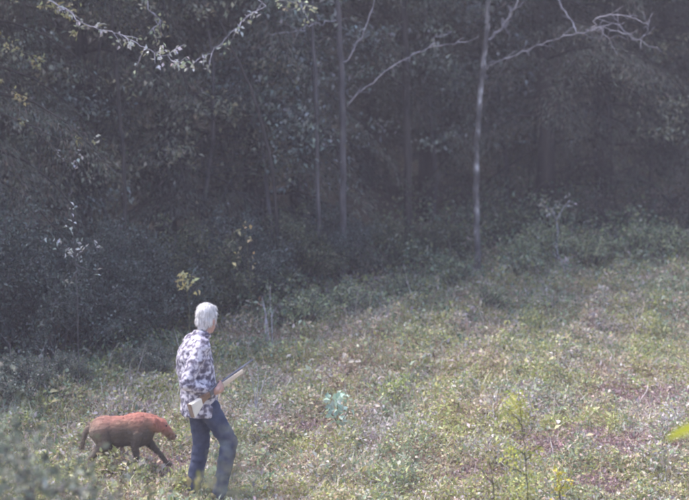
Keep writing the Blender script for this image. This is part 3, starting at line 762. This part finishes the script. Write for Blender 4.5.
# broad yellow green leaf at the right edge, on a sapling beyond the frame, close to the camera
def edge_leaf_sapling():
    D = 6.2
    f = at(735, 430, D); base = ground_pt(f.x, f.y)
    t = empty('broadleaf_sapling', base); tag(t, 'broad bright yellow green leaf reaching in at the right edge close to the camera', 'sapling')
    stem = curve_pts([base + Vector((0,0,-.05)), at(738, 520, D), at(734, 440, D), at(740, 340, D), at(736, 260, D)], 5)
    link('stem', Tubes().add([p-base for p in stem], .008, .003, 7).mesh('stem'), M['stem'], t)
    def leaf(p0, d, L, W):
        d = d.normalized(); s = d.cross(Vector((.15,.75,.6))).normalized(); n = s.cross(d)
        V, F = [], []
        N = 10
        for i in range(N+1):
            u = i/N; w = W*.5*math.sin(math.pi*min(1, u**.8))**.8*(1+.06*math.sin(9*u)) if 0 < i < N else .001
            c = p0 + d*L*u + n*(-.12*L*u*u)
            V += [c + s*w + n*w*.35, c, c - s*w + n*w*.35]
        for i in range(N):
            a = i*3; F += [(a, a+1, a+4, a+3), (a+1, a+2, a+5, a+4)]
        me = bpy.data.meshes.new('leaf'); me.from_pydata([tuple(v - base) for v in V], [], F)
        for p in me.polygons: p.use_smooth = True
        return link('leaf', me, M['leaf_big'], t)
    for (px, py, tx, ty, L, W) in [(702,427,662,437,.165,.066), (738,360,772,345,.13,.055), (737,310,712,296,.1,.045), (736,265,748,240,.08,.04), (735,470,770,480,.12,.05)]:
        a, b_ = at(px, py, D), at(tx, ty, D - .03)
        leaf(a, b_-a, (b_-a).length if L == .165 else L, W)
        link('stalk', Tubes().add([at(735, py+6, D)-base, (at(735,py+6,D)+a)/2-base+Vector((0,0,.004)), a-base], .003, .002, 5).mesh('stalk'), M['stem'], t)
M['leaf_big'], nt, b = nodes_mat('broad_leaf')
b.inputs["Base Color"].default_value = (0.32, 0.36, 0.04, 1); b.inputs["Roughness"].default_value = .5
tl = nt.nodes.new("ShaderNodeBsdfTranslucent"); tl.inputs[0].default_value = (0.5, 0.55, 0.05, 1)
xs = nt.nodes.new("ShaderNodeMixShader"); xs.inputs[0].default_value = .35
nt.links.new(b.outputs[0], xs.inputs[1]); nt.links.new(tl.outputs[0], xs.inputs[2]); nt.links.new(xs.outputs[0], nt.nodes["Material Output"].inputs[0])
edge_leaf_sapling()

# pale fallen leaves one can pick out
fl_mat = noise_mat('dry_leaf', [(0.5,0.42,0.36), (0.75,0.7,0.66)], 30)
for i, (px, py, s) in enumerate([(345,362,.085), (358,368,.07), (356,408,.06), (381,410,.06), (333,418,.06), (387,478,.05), (276,407,.06), (558,429,.07), (312,366,.05)]):
    p = gpix(px, py) + Vector((0, 0, .07))
    az = rnd.uniform(0, 6.28); V, F = [], []
    for k in range(7):
        u = k/6; w = s*.36*math.sin(math.pi*u)**.7 if 0 < k < 6 else .001
        z = .012*math.sin(u*4+i)
        for q, dz in ((-w, .35*w), (0, 0), (w, .35*w)):
            V.append(((u-.5)*s*math.cos(az) - q*math.sin(az), (u-.5)*s*math.sin(az) + q*math.cos(az), z + dz + (u-.5)*s*.3))
    for k in range(6):
        a = k*3; F += [(a, a+1, a+4, a+3), (a+1, a+2, a+5, a+4)]
    me = bpy.data.meshes.new('fallen_leaf'); me.from_pydata(V, [], F)
    o = link('fallen_leaf', me, fl_mat); o.location = p; o.rotation_euler = (.5, 0, 0)
    tag(o, 'small pale fallen leaf lying curled in the grass of the clearing', 'leaf', 'pale fallen leaves in the clearing')

# ------------------------------------------------------------------ solid figures: union of tapered shapes, remeshed into one skin
class Solid:
    def __init__(self): self.bm = bmesh.new()
    def cone(self, a, b, ra, rb, seg=14):
        a, b = Vector(a), Vector(b)
        n = 5; L = (b-a).length
        d = (b-a).normalized() if L > 1e-6 else Vector((0,0,1))
        q = d.to_track_quat('Z', 'Y').to_matrix()
        rings = []
        for k in range(n): th = math.pi/2*(1-k/n); rings.append((-ra*math.sin(th), ra*math.cos(th)))
        rings.append((0, ra)); rings.append((L, rb))
        for k in range(1, n+1): th = math.pi/2*k/n; rings.append((L+rb*math.sin(th), rb*math.cos(th)))
        self._rings([[a + q @ Vector((r*math.cos(2*math.pi*j/seg), r*math.sin(2*math.pi*j/seg), z)) for j in range(seg)] for z, r in rings])
    def _rings(self, R):
        vs = [[self.bm.verts.new(p) for p in r] for r in R]
        for i in range(len(vs)-1):
            n = len(vs[i])
            for j in range(n): self.bm.faces.new((vs[i][j], vs[i][(j+1)%n], vs[i+1][(j+1)%n], vs[i+1][j]))
        self.bm.faces.new(vs[0][::-1]); self.bm.faces.new(vs[-1])
    def chain(self, pts, radii):
        for i in range(len(pts)-1): self.cone(pts[i], pts[i+1], radii[i], radii[i+1])
    def ell(self, c, r, rot=None, seg=18):
        M_ = Matrix.Translation(Vector(c)) @ ((rot.to_4x4()) if rot is not None else Matrix.Identity(4)) @ Matrix.Diagonal((*r, 1))
        bmesh.ops.create_uvsphere(self.bm, u_segments=seg, v_segments=12, radius=1, matrix=M_)
    def loft(self, rings, seg=24):
        R = []
        for z, cx, cy, dx, dy in rings: R.append([Vector((cx+dx*math.cos(2*math.pi*j/seg), cy+dy*math.sin(2*math.pi*j/seg), z)) for j in range(seg)])
        self._rings(R)
    def mesh(self, name, voxel=.008, smooth=4, xf=None, disp=None):
        if xf is not None: bmesh.ops.transform(self.bm, matrix=xf, verts=self.bm.verts)
        me = bpy.data.meshes.new(name+'_raw'); bmesh.ops.recalc_face_normals(self.bm, faces=self.bm.faces); self.bm.to_mesh(me); self.bm.free()
        o = bpy.data.objects.new('tmp', me); C.objects.link(o)
        r = o.modifiers.new('r', 'REMESH'); r.mode = 'VOXEL'; r.voxel_size = voxel; r.use_smooth_shade = True
        if smooth:
            s = o.modifiers.new('s', 'SMOOTH'); s.factor = .5; s.iterations = smooth
        dg = bpy.context.evaluated_depsgraph_get()
        out = bpy.data.meshes.new_from_object(o.evaluated_get(dg)); out.name = name
        bpy.data.objects.remove(o); bpy.data.meshes.remove(me)
        if disp:
            n = len(out.vertices); nv = [v.normal.copy() for v in out.vertices]
            for v, nn in zip(out.vertices, nv): v.co += nn * disp(v.co, nn)
            out.update()
        for p in out.polygons: p.use_smooth = True
        return out
    def add_mesh_from(self, other): pass

def fur_cards(me, n, flow, Lr, Wr, lift):
    """short tapering hairs lying along the surface of a mesh"""
    nf = len(me.polygons); c = np.zeros(nf*3); no = np.zeros(nf*3)
    me.polygons.foreach_get("center", c); me.polygons.foreach_get("normal", no)
    k = rng.integers(0, nf, n); P = c.reshape(-1,3)[k] + rng.normal(0, .002, (n,3)); N = no.reshape(-1,3)[k]
    F = flow(P, N) + rng.normal(0, .25, (n,3)); F -= N*(F*N).sum(1, keepdims=True)
    d = unit(unit(F) + N*lift*rng.uniform(.3, 1.3, (n,1)))
    L = rng.uniform(*Lr, n)[:,None]; W = rng.uniform(*Wr, n)[:,None]; s_ = unit(np.cross(d, N))
    P = P - N*.002
    v = np.stack([P - s_*W*.5, P + s_*W*.5, P + d*L*.6 + s_*W*.35, P + d*L*.6 - s_*W*.35, P + d*L], 1).reshape(-1,3)
    i = np.arange(n)*5
    return np_mesh('hairs', v, tris=np.concatenate([np.stack([i,i+1,i+2],1), np.stack([i,i+2,i+3],1), np.stack([i+3,i+2,i+4],1)]))

# ------------------------------------------------------------------ the man
def make_person():
    foot = gpix(201, 500)
    HEAD_YAW = math.radians(42)
    RZ = math.radians(18)
    base = ground_pt(foot.x, foot.y, -.015)
    # joints
    hipR, kneeR, ankR = (0.02,-.09,.86), (.225,-.11,.515), (.135,-.11,.12)
    hipL, kneeL, ankL = (0,.09,.86), (.03,.10,.47), (-.05,.10,.09)
    shR, elR, haR = (-.03,-.19,1.355), (-.18,-.265,1.06), (.065,-.205,.955)
    shL, elL, haL = (-.03,.19,1.355), (-.07,.26,1.07), (.04,.25,.86)
    # --- skin: head, neck, trunk, limbs, hands
    H = Matrix.Translation((.05,0,1.45)) @ Matrix.Rotation(HEAD_YAW, 4, 'Z') @ Matrix.Rotation(math.radians(6), 4, 'Y')
    def h(x, y, z): return H @ Vector((x, y, z))
    R3 = H.to_3x3()
    b = Solid()
    b.ell(h(0,0,.135), (.098,.078,.108), R3); b.ell(h(.035,0,.075), (.066,.06,.088), R3)
    b.ell(h(.06,0,.02), (.035,.036,.028), R3)                                   # chin
    b.cone(h(.094,0,.115), h(.116,0,.075), .009, .0145); b.ell(h(.104,.014,.074),(.01,.008,.007),R3); b.ell(h(.104,-.014,.074),(.01,.008,.007),R3)
    b.cone(h(.088,-.04,.135), h(.092,.04,.135), .011, .011)                      # brow
    b.cone(h(.092,-.02,.046), h(.092,.02,.046), .008, .008); b.cone(h(.09,-.016,.035), h(.09,.016,.035), .008, .008)
    for s in (-1, 1):
        b.ell(h(-.005,.08*s,.095), (.019,.009,.031), R3); b.ell(h(.06,.045*s,.085), (.025,.018,.02), R3)
    b.chain([(-.01,0,1.36), (.03,0,1.45), h(0,0,.06)], [.068,.056,.055])
    b.loft([(.82,0,0,.09,.14), (.95,0,0,.095,.14), (1.1,-.02,0,.1,.15), (1.25,-.03,0,.1,.16), (1.36,-.02,0,.075,.13), (1.42,0,0,.05,.06)])
    for sh, el, ha in ((shR, elR, haR), (shL, elL, haL)): b.chain([sh, el, ha], [.05,.04,.027])
    for hp, kn, an in ((hipR, kneeR, ankR), (hipL, kneeL, ankL)): b.chain([hp, kn, an], [.075,.05,.036])
    for an in (ankR, ankL): b.cone((an[0], an[1], an[2]-.03), (an[0]+.13, an[1], an[2]-.05), .03, .024)
    # right hand closed round the rifle's small: rifle axis g, palm on the outer side
    g = (Vector(MUZZLE) - Vector(BUTT)).normalized()
    gp = Vector(BUTT).lerp(Vector(MUZZLE), .43) + Vector((0,0,-.004))
    outv = Vector((.35,-.93,.0)); outv = (outv - g*outv.dot(g)).normalized(); dn = g.cross(outv).normalized()
    if dn.z > 0: dn = -dn
    R4 = Matrix((g, outv, dn)).transposed()
    pc = gp + outv*.036 - dn*.002
    b.ell(pc, (.043,.016,.04), R4); b.cone(haR, pc - g*.035, .028, .026)
    for k, (off, ln) in enumerate([(.032,.9), (.011,1.0), (-.01,.95), (-.03,.78)]):
        o_ = gp + g*off
        pts = [o_ + outv*.036 + dn*.025, o_ + outv*.03 + dn*.04*ln, o_ + outv*.002 + dn*.043*ln, o_ - outv*.024*ln + dn*.03]
        b.chain(pts, [.0095,.0092,.0085,.0075])
    b.chain([pc + g*.0 - dn*.03, gp + g*.035 + outv*.028 - dn*.038, gp + g*.05 + outv*.004 - dn*.042, gp + g*.052 - outv*.016 - dn*.036], [.012,.0105,.0095,.008])
    # left hand hanging relaxed on the far side
    hl = Vector(haL); d = Vector((.25,.0,-.97)).normalized(); sd = Vector((.97,0,.25)); nr = Vector((0,1,0))
    R5 = Matrix((sd, nr, d)).transposed()
    b.cone(hl, hl + d*.04, .027, .028); b.ell(hl + d*.065, (.04,.015,.048), R5)
    for off, ln in [(.03,.072), (.01,.082), (-.01,.076), (-.029,.06)]:
        p0 = hl + d*.1 + sd*off
        b.chain([p0, p0 + d*ln*.45 - nr*.006, p0 + d*ln*.8 - nr*.02, p0 + d*ln*.95 - nr*.038], [.0095,.009,.0085,.0075])
    b.chain([hl + d*.045 + sd*.03, hl + d*.075 + sd*.055 - nr*.008, hl + d*.105 + sd*.06 - nr*.018], [.013,.0105,.0085])
    skin = noise_mat('skin', [(0.46,0.26,0.22), (0.6,0.38,0.33)], 18, rough=.55, bump=.1, dist=.004)
    body = link('person', b.mesh('person', .0055, 3), skin)
    body.location = base; body.rotation_euler = (0, 0, RZ)
    tag(body, 'white haired man in grey camouflage jacket and blue jeans walking uphill with a rifle', 'person')
    # eyes
    em = noise_mat('eye', [(0.7,0.68,0.66), (0.8,0.78,0.76)], 5, rough=.2, bump=0)
    for s in (-1, 1):
        e_ = Solid(); e_.ell(h(.083,.031*s,.112), (.012,.013,.011), R3); link('eye', e_.mesh('eye', .003, 1), em, body)
    # hair: full white head of hair down to the nape, sideburns
    hr = Solid()
    hr.ell(h(-.014,0,.15), (.098,.084,.102), R3); hr.ell(h(-.045,0,.105), (.06,.073,.075), R3); hr.ell(h(-.018,0,.125), (.084,.081,.085), R3)
    hr.ell(h(.03,0,.2), (.066,.07,.04), R3); hr.ell(h(-.05,0,.05), (.036,.05,.04), R3)
    for s in (-1, 1): hr.cone(h(.018,.075*s,.16), h(.022,.071*s,.085), .02, .011); hr.ell(h(-.035,.068*s,.09), (.026,.015,.04), R3)
    hm = noise_mat('hair', [(0.42,0.4,0.42), (0.84,0.82,0.84)], 70, rough=.6, bump=.5, stretch=(1,1,.2), contrast=(.3,.56), dist=.01)
    hair = link('hair', hr.mesh('hair', .0055, 8, disp=lambda p, n: .003*noise.noise(p*70) + .006*noise.noise(p*20)), hm, body)
    hc = np.array(h(.0,0,.14))
    link('strands', fur_cards(hair.data, 7000, lambda P, N: (P - hc)*np.array([3,3,0]) + np.array([-.25,0,-.8]), (.012,.03), (.002,.004), .35), hm, hair)
    # jacket
    j = Solid()
    j.loft([(.745,-.005,0,.158,.197), (.80,-.005,0,.162,.202), (.9,-.012,0,.157,.198), (1.0,-.02,0,.153,.193), (1.12,-.04,0,.158,.203), (1.24,-.05,0,.15,.215), (1.32,-.045,0,.132,.21), (1.385,-.025,0,.1,.16), (1.425,.0,0,.074,.09), (1.47,.015,0,.068,.072)])
    wrR = Vector(elR).lerp(Vector(haR), .93); wrL = Vector(elL).lerp(Vector(haL), .95)
    j.chain([shR, elR, wrR], [.074,.06,.044]); j.chain([shL, elL, wrL], [.074,.06,.044])
    j.cone(wrR, wrR + (Vector(haR)-Vector(elR)).normalized()*.015, .044, .04)
    def folds(p, n):
        s = .009*noise.noise(Vector((p.x*9, p.y*9, p.z*16))) + .006*noise.noise(Vector((p.x*22, p.y*22, p.z*30)))
        return s + .006*math.sin(p.z*70 + 3*noise.noise(p*6))*max(0, .5 - abs(p.z-.87)*6)
    cm, nt, pb = nodes_mat('camouflage_cloth')
    tc = nt.nodes.new("ShaderNodeTexCoord"); n1 = nt.nodes.new("ShaderNodeTexNoise"); n1.inputs["Scale"].default_value = 27; n1.inputs["Detail"].default_value = 6; n1.inputs["Distortion"].default_value = .15
    r = nt.nodes.new("ShaderNodeValToRGB"); r.color_ramp.interpolation = 'EASE'
    e = r.color_ramp.elements; e[0].position = .35; e[0].color = (.1,.085,.12,1); e[1].position = .45; e[1].color = (.2,.18,.25,1)
    for pos, c in ((.5,(.34,.31,.39,1)), (.55,(.6,.57,.66,1)), (.7,(.72,.69,.76,1))): q = r.color_ramp.elements.new(pos); q.color = c
    nt.links.new(tc.outputs["Object"], n1.inputs["Vector"]); nt.links.new(n1.outputs[0], r.inputs[0]); nt.links.new(r.outputs[0], pb.inputs["Base Color"])
    pb.inputs["Roughness"].default_value = .9
    wv = nt.nodes.new("ShaderNodeTexNoise"); wv.inputs["Scale"].default_value = 40; bp = nt.nodes.new("ShaderNodeBump"); bp.inputs["Distance"].default_value = .006; bp.inputs["Strength"].default_value = .5
    nt.links.new(tc.outputs["Object"], wv.inputs["Vector"]); nt.links.new(wv.outputs[0], bp.inputs["Height"]); nt.links.new(bp.outputs[0], pb.inputs["Normal"])
    ja = link('jacket', j.mesh('jacket', .009, 5, disp=folds), cm, body)
    col = Solid(); col.chain([h(-.05,-.055,-.02), h(-.085,0,-.005), h(-.05,.055,-.02)], [.022,.024,.022]); col.chain([h(-.05,-.055,-.02), (.07,-.05,1.42)], [.022,.016]); col.chain([h(-.05,.055,-.02), (.07,.05,1.42)], [.022,.016])
    link('collar', col.mesh('collar', .007, 3), cm, ja)
    # jeans
    t = Solid()
    t.ell((0,0,.87), (.125,.17,.12))
    t.chain([hipR, kneeR, (ankR[0]-.003, ankR[1], ankR[2]-.03)], [.1,.073,.063]); t.chain([hipL, kneeL, (ankL[0], ankL[1], ankL[2]-.02)], [.1,.073,.063])
    dn_m = noise_mat('denim', [(0.028,0.035,0.075), (0.075,0.085,0.15)], 16, rough=.9, bump=.3, dist=.01)
    link('jeans', t.mesh('jeans', .009, 5, disp=lambda p, n: .008*noise.noise(Vector((p.x*12, p.y*12, p.z*20))) + .004*noise.noise(p*40)), dn_m, body)
    # boots
    bm_ = noise_mat('boot_leather', [(0.16,0.13,0.06), (0.3,0.25,0.12)], 14, rough=.6)
    for an, pit in ((ankR, -.12), (ankL, -.05)):
        a = Vector(an); f = Vector((math.cos(pit), 0, math.sin(pit)))
        k = Solid(); k.cone(a + Vector((0,0,.08)), a + Vector((-.005,0,-.03)), .054, .052)
        k.ell(a + f*.055 + Vector((0,0,-.045)), (.135,.048,.04)); k.ell(a + f*.13 + Vector((0,0,-.05)), (.07,.048,.034)); k.ell(a + Vector((-.02,0,-.05)), (.055,.045,.04))
        bo = link('boot', k.mesh('boot', .007, 3), bm_, body)
        so = Solid(); so.loft([(a.z-.105, a.x+.055, a.y, .145, .05), (a.z-.08, a.x+.055, a.y, .147, .051)]); link('sole', so.mesh('sole', .007, 1), M['bark_dark'], bo)
    return base, RZ

# rifle in the man's frame (forward, left, up)
BUTT, MUZZLE = (-.175,-.375,.885), (.455,.03,1.165)
pbase, prz = make_person()

def make_rifle():
    A, B_ = Vector(BUTT), Vector(MUZZLE)
    g = (B_-A).normalized(); L = (B_-A).length
    side = g.cross(Vector((0,0,1))).normalized(); up = side.cross(g)
    Rm = Matrix((g, side, up)).transposed().to_4x4()
    world_m = Matrix.Translation(pbase) @ Matrix.Rotation(prz, 4, 'Z') @ Matrix.Translation(A) @ Rm
    t = empty('rifle', (0,0,0)); t.matrix_world = world_m
    tag(t, 'rifle with pale wooden stock carried in the right hand of the man', 'rifle')
    wood = noise_mat('pale_wood', [(0.74,0.66,0.57), (0.84,0.78,0.7)], 9, rough=.45, bump=.05, stretch=(.25,1,1))
    metal = noise_mat('gun_metal', [(0.12,0.12,0.15), (0.3,0.3,0.36)], 12, rough=.35, bump=0)
    metal.node_tree.nodes["Principled BSDF"].inputs["Metallic"].default_value = .6
    def prism(name, prof, w, mat, parent, bev=.006):
        bm = bmesh.new()
        n = len(prof)
        a = [bm.verts.new((x, -w/2, z)) for x, z in prof]; b = [bm.verts.new((x, w/2, z)) for x, z in prof]
        bm.faces.new(a); bm.faces.new(b[::-1])
        for i in range(n): bm.faces.new((a[i], b[i], b[(i+1)%n], a[(i+1)%n]))
        bmesh.ops.recalc_face_normals(bm, faces=bm.faces)
        bmesh.ops.bevel(bm, geom=list(bm.edges), offset=bev, segments=3, affect='EDGES', profile=.6)
        me = bpy.data.meshes.new(name); bm.to_mesh(me); bm.free()
        for p in me.polygons: p.use_smooth = True
        return link(name, me, mat, parent)
    st = prism('stock', [(0,.02), (.0,-.1), (.025,-.1), (.128,-.05), (.128,.014)], .046, wood, t, .009)
    brown = noise_mat('brown_wood', [(0.2,0.11,0.07), (0.33,0.2,0.13)], 9, rough=.4, bump=.05, stretch=(.25,1,1))
    prism('grip', [(.13,.012), (.13,-.047), (.17,-.036), (.235,-.03), (.235,.018), (.18,.012)], .04, brown, t, .007)
    prism('butt_plate', [(-.008,.024), (-.008,-.101), (-.001,-.101), (-.001,.024)], .044, noise_mat('butt_rubber', [(0.25,0.18,0.14), (0.34,0.25,0.2)], 12), st, .004)
    prism('receiver', [(.237,.03), (.237,-.03), (.40,-.028), (.40,.03)], .036, metal, t)
    prism('forend', [(.402,.016), (.402,-.034), (.65,-.024), (.67,-.012), (.67,.01)], .042, noise_mat('tan_wood', [(0.6,0.46,0.34), (0.76,0.64,0.52)], 9, rough=.45, bump=.05, stretch=(.25,1,1)), t, .01)
    link('barrel', Tubes().add([(.39,0,.02), (.6,0,.02), (L+.03,0,.02)], .0105, .0085, 12).mesh('barrel'), metal, t)
    prism('front_sight', [(L,.03), (L+.012,.03), (L+.01,.05), (L+.004,.05)], .004, metal, t, .0005)
    gT = Tubes().add(curve_pts([(.25,0,-.028), (.255,0,-.055), (.285,0,-.066), (.318,0,-.056), (.325,0,-.028)], 4), .004, .004, 6)
    link('trigger_guard', gT.mesh('trigger_guard'), metal, t)
    link('trigger', Tubes().add([(.285,0,-.028), (.29,0,-.042), (.284,0,-.052)], .003, .002, 6).mesh('trigger'), metal, t)
    bo = Tubes().add([(.31,-.015,.015), (.31,-.04,.006), (.31,-.055,-.01)], .005, .005, 8); bo.add([(.31,-.052,-.006), (.31,-.06,-.016)], .009, .009, 8)
    link('bolt_handle', bo.mesh('bolt_handle'), metal, t)
    return t
make_rifle()

# ------------------------------------------------------------------ the dog
def make_dog():
    f = gpix(128, 471)
    base = ground_pt(f.x, f.y, .01)
    b = Solid()
    b.ell((-.2,0,.35), (.15,.1,.12)); b.ell((-.06,0,.345), (.24,.105,.12)); b.ell((.09,0,.335), (.17,.11,.145)); b.ell((.08,0,.395), (.16,.075,.09))
    b.ell((-.08,0,.39), (.24,.07,.075)); b.ell((-.05,0,.28), (.16,.085,.08))
    b.chain([(.12,0,.39), (.21,0,.395), (.285,0,.375)], [.105,.082,.066])                      # neck carried low
    HZ = -.028
    b.ell((.315,0,.402+HZ), (.062,.06,.06)); b.ell((.35,0,.385+HZ), (.035,.046,.04))
    b.chain([(.365,0,.37+HZ), (.4,0,.332+HZ), (.43,0,.298+HZ)], [.037,.03,.025]); b.ell((.435,0,.3+HZ), (.014,.018,.013))
    b.chain([(.35,0,.35+HZ), (.41,0,.286+HZ)], [.027,.016])                                  # lower jaw
    for s in (-1, 1):
        b.chain([(.29,.048*s,.44+HZ), (.272,.066*s,.462+HZ), (.268,.08*s,.435+HZ), (.285,.084*s,.395+HZ)], [.022,.02,.016,.007])   # ear folded over
    # hind legs: knee forward, hock back
    b.chain([(-.24,-.055,.34), (-.2,-.075,.235), (-.325,-.075,.135), (-.36,-.075,.03)], [.098,.058,.024,.018]); b.cone((-.365,-.075,.018), (-.32,-.075,.014), .02, .017)
    b.chain([(-.22,.055,.33), (-.12,.07,.225), (-.2,.07,.13), (-.175,.07,.03)], [.092,.056,.023,.018]); b.cone((-.178,.07,.018), (-.13,.07,.014), .02, .017)
    # front legs
    b.chain([(.11,-.07,.3), (.075,-.08,.22), (.09,-.08,.12), (.06,-.08,.03)], [.062,.038,.022,.018]); b.cone((.058,-.08,.018), (.1,-.08,.013), .02, .018)
    b.chain([(.15,.06,.3), (.2,.07,.215), (.29,.07,.125), (.355,.07,.045)], [.062,.038,.021,.017]); b.cone((.35,.07,.034), (.395,.07,.022), .02, .018)
    b.chain([(-.33,0,.385), (-.385,0,.33), (-.405,0,.25), (-.41,0,.19)], [.03,.024,.02,.01])     # tail hangs
    m, nt, pb = nodes_mat('dog_coat_shaded')
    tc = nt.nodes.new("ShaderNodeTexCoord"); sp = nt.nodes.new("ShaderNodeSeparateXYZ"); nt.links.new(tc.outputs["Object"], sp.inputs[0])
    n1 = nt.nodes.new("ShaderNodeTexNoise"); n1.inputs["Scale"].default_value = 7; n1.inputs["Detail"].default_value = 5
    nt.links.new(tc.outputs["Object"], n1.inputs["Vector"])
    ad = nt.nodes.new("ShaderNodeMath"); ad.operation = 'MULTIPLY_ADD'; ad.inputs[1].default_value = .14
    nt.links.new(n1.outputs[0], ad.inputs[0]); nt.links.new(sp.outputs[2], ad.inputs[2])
    # head end keeps its red colour lower down than the shade-darkened flanks
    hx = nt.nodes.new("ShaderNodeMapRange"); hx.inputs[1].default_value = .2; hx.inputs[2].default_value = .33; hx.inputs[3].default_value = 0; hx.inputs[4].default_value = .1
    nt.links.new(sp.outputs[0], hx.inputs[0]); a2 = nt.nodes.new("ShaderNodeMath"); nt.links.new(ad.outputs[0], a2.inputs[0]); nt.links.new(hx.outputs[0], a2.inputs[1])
    r = nt.nodes.new("ShaderNodeValToRGB"); e = r.color_ramp.elements  # coat darkens downward by height: dark fur plus painted shade from top light
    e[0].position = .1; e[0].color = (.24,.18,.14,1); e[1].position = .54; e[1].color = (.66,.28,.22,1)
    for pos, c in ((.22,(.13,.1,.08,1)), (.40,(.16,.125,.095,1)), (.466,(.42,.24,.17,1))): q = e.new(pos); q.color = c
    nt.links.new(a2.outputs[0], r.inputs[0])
    n2 = nt.nodes.new("ShaderNodeTexNoise"); n2.inputs["Scale"].default_value = 45; n2.inputs["Detail"].default_value = 4
    mp = nt.nodes.new("ShaderNodeMapping"); mp.inputs["Scale"].default_value = (.35,1,1); nt.links.new(tc.outputs["Object"], mp.inputs[0]); nt.links.new(mp.outputs[0], n2.inputs["Vector"])
    hs = nt.nodes.new("ShaderNodeMix"); hs.data_type = 'RGBA'; hs.blend_type = 'MULTIPLY'; hs.inputs[0].default_value = .5
    rx = nt.nodes.new("ShaderNodeMapRange"); rx.inputs[1].default_value = -.05; rx.inputs[2].default_value = -.33; rx.inputs[3].default_value = 0; rx.inputs[4].default_value = .6
    nt.links.new(sp.outputs[0], rx.inputs[0])
    tn = nt.nodes.new("ShaderNodeMix"); tn.data_type = 'RGBA'; tn.inputs[7].default_value = (.4,.31,.25,1)
    nt.links.new(rx.outputs[0], tn.inputs[0]); nt.links.new(r.outputs[0], tn.inputs[6]); nt.links.new(tn.outputs[2], hs.inputs[6]); nt.links.new(n2.outputs[0], hs.inputs[7]); 
    nt.links.new(hs.outputs[2], pb.inputs["Base Color"]); pb.inputs["Roughness"].default_value = .8
    bp = nt.nodes.new("ShaderNodeBump"); bp.inputs["Distance"].default_value = .012; bp.inputs["Strength"].default_value = .7
    nt.links.new(n2.outputs[0], bp.inputs["Height"]); nt.links.new(bp.outputs[0], pb.inputs["Normal"])
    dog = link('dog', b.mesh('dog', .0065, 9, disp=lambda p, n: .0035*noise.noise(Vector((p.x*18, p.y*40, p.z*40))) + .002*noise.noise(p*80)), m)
    dog.location = base; dog.rotation_euler = (0, math.radians(-1), math.radians(4)); dog.scale = (.95, 1.0, 1.03)
    tag(dog, 'reddish brown dog with dark flanks and shade painted into the coat walking low headed behind the man', 'dog')
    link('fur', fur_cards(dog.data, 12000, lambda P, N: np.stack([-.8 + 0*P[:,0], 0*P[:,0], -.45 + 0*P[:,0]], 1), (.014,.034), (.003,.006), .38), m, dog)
    nm = noise_mat('nose', [(0.015,0.012,0.012), (0.03,0.025,0.025)], 20, rough=.3, bump=0)
    k = Solid(); k.ell((.446,0,.276), (.014,.018,.014)); link('nose', k.mesh('nose', .003, 1), nm, dog)
    for s in (-1, 1):
        k = Solid(); k.ell((.366,.044*s,.374), (.009,.006,.008)); link('eye', k.mesh('eye', .002, 1), nm, dog)
make_dog()

# ------------------------------------------------------------------ haze: the pale veil of air
def make_haze():
    bm = bmesh.new(); bmesh.ops.create_cube(bm, size=1)
    x0, x1, y0, y1, z0, z1 = -72, 72, -42, 112, -3, 42
    for v in bm.verts:
        v.co = Vector(((x0+x1)/2 + v.co.x*(x1-x0), (y0+y1)/2 + v.co.y*(y1-y0), (z0+z1)/2 + v.co.z*(z1-z0)))
    me = bpy.data.meshes.new('haze'); bm.to_mesh(me); bm.free()
    m = bpy.data.materials.new('haze'); m.use_nodes = True; nt = m.node_tree
    nt.nodes.remove(nt.nodes["Principled BSDF"])
    v = nt.nodes.new("ShaderNodeVolumePrincipled"); v.inputs["Color"].default_value = (*HAZE_COLOR, 1); v.inputs["Density"].default_value = HAZE_DENSITY
    nt.links.new(v.outputs[0], nt.nodes["Material Output"].inputs["Volume"])
    tag(link('haze', me, m), 'thin pale haze filling the air of the clearing', 'haze', kind='stuff')
make_haze()
print("conifers", n_back)
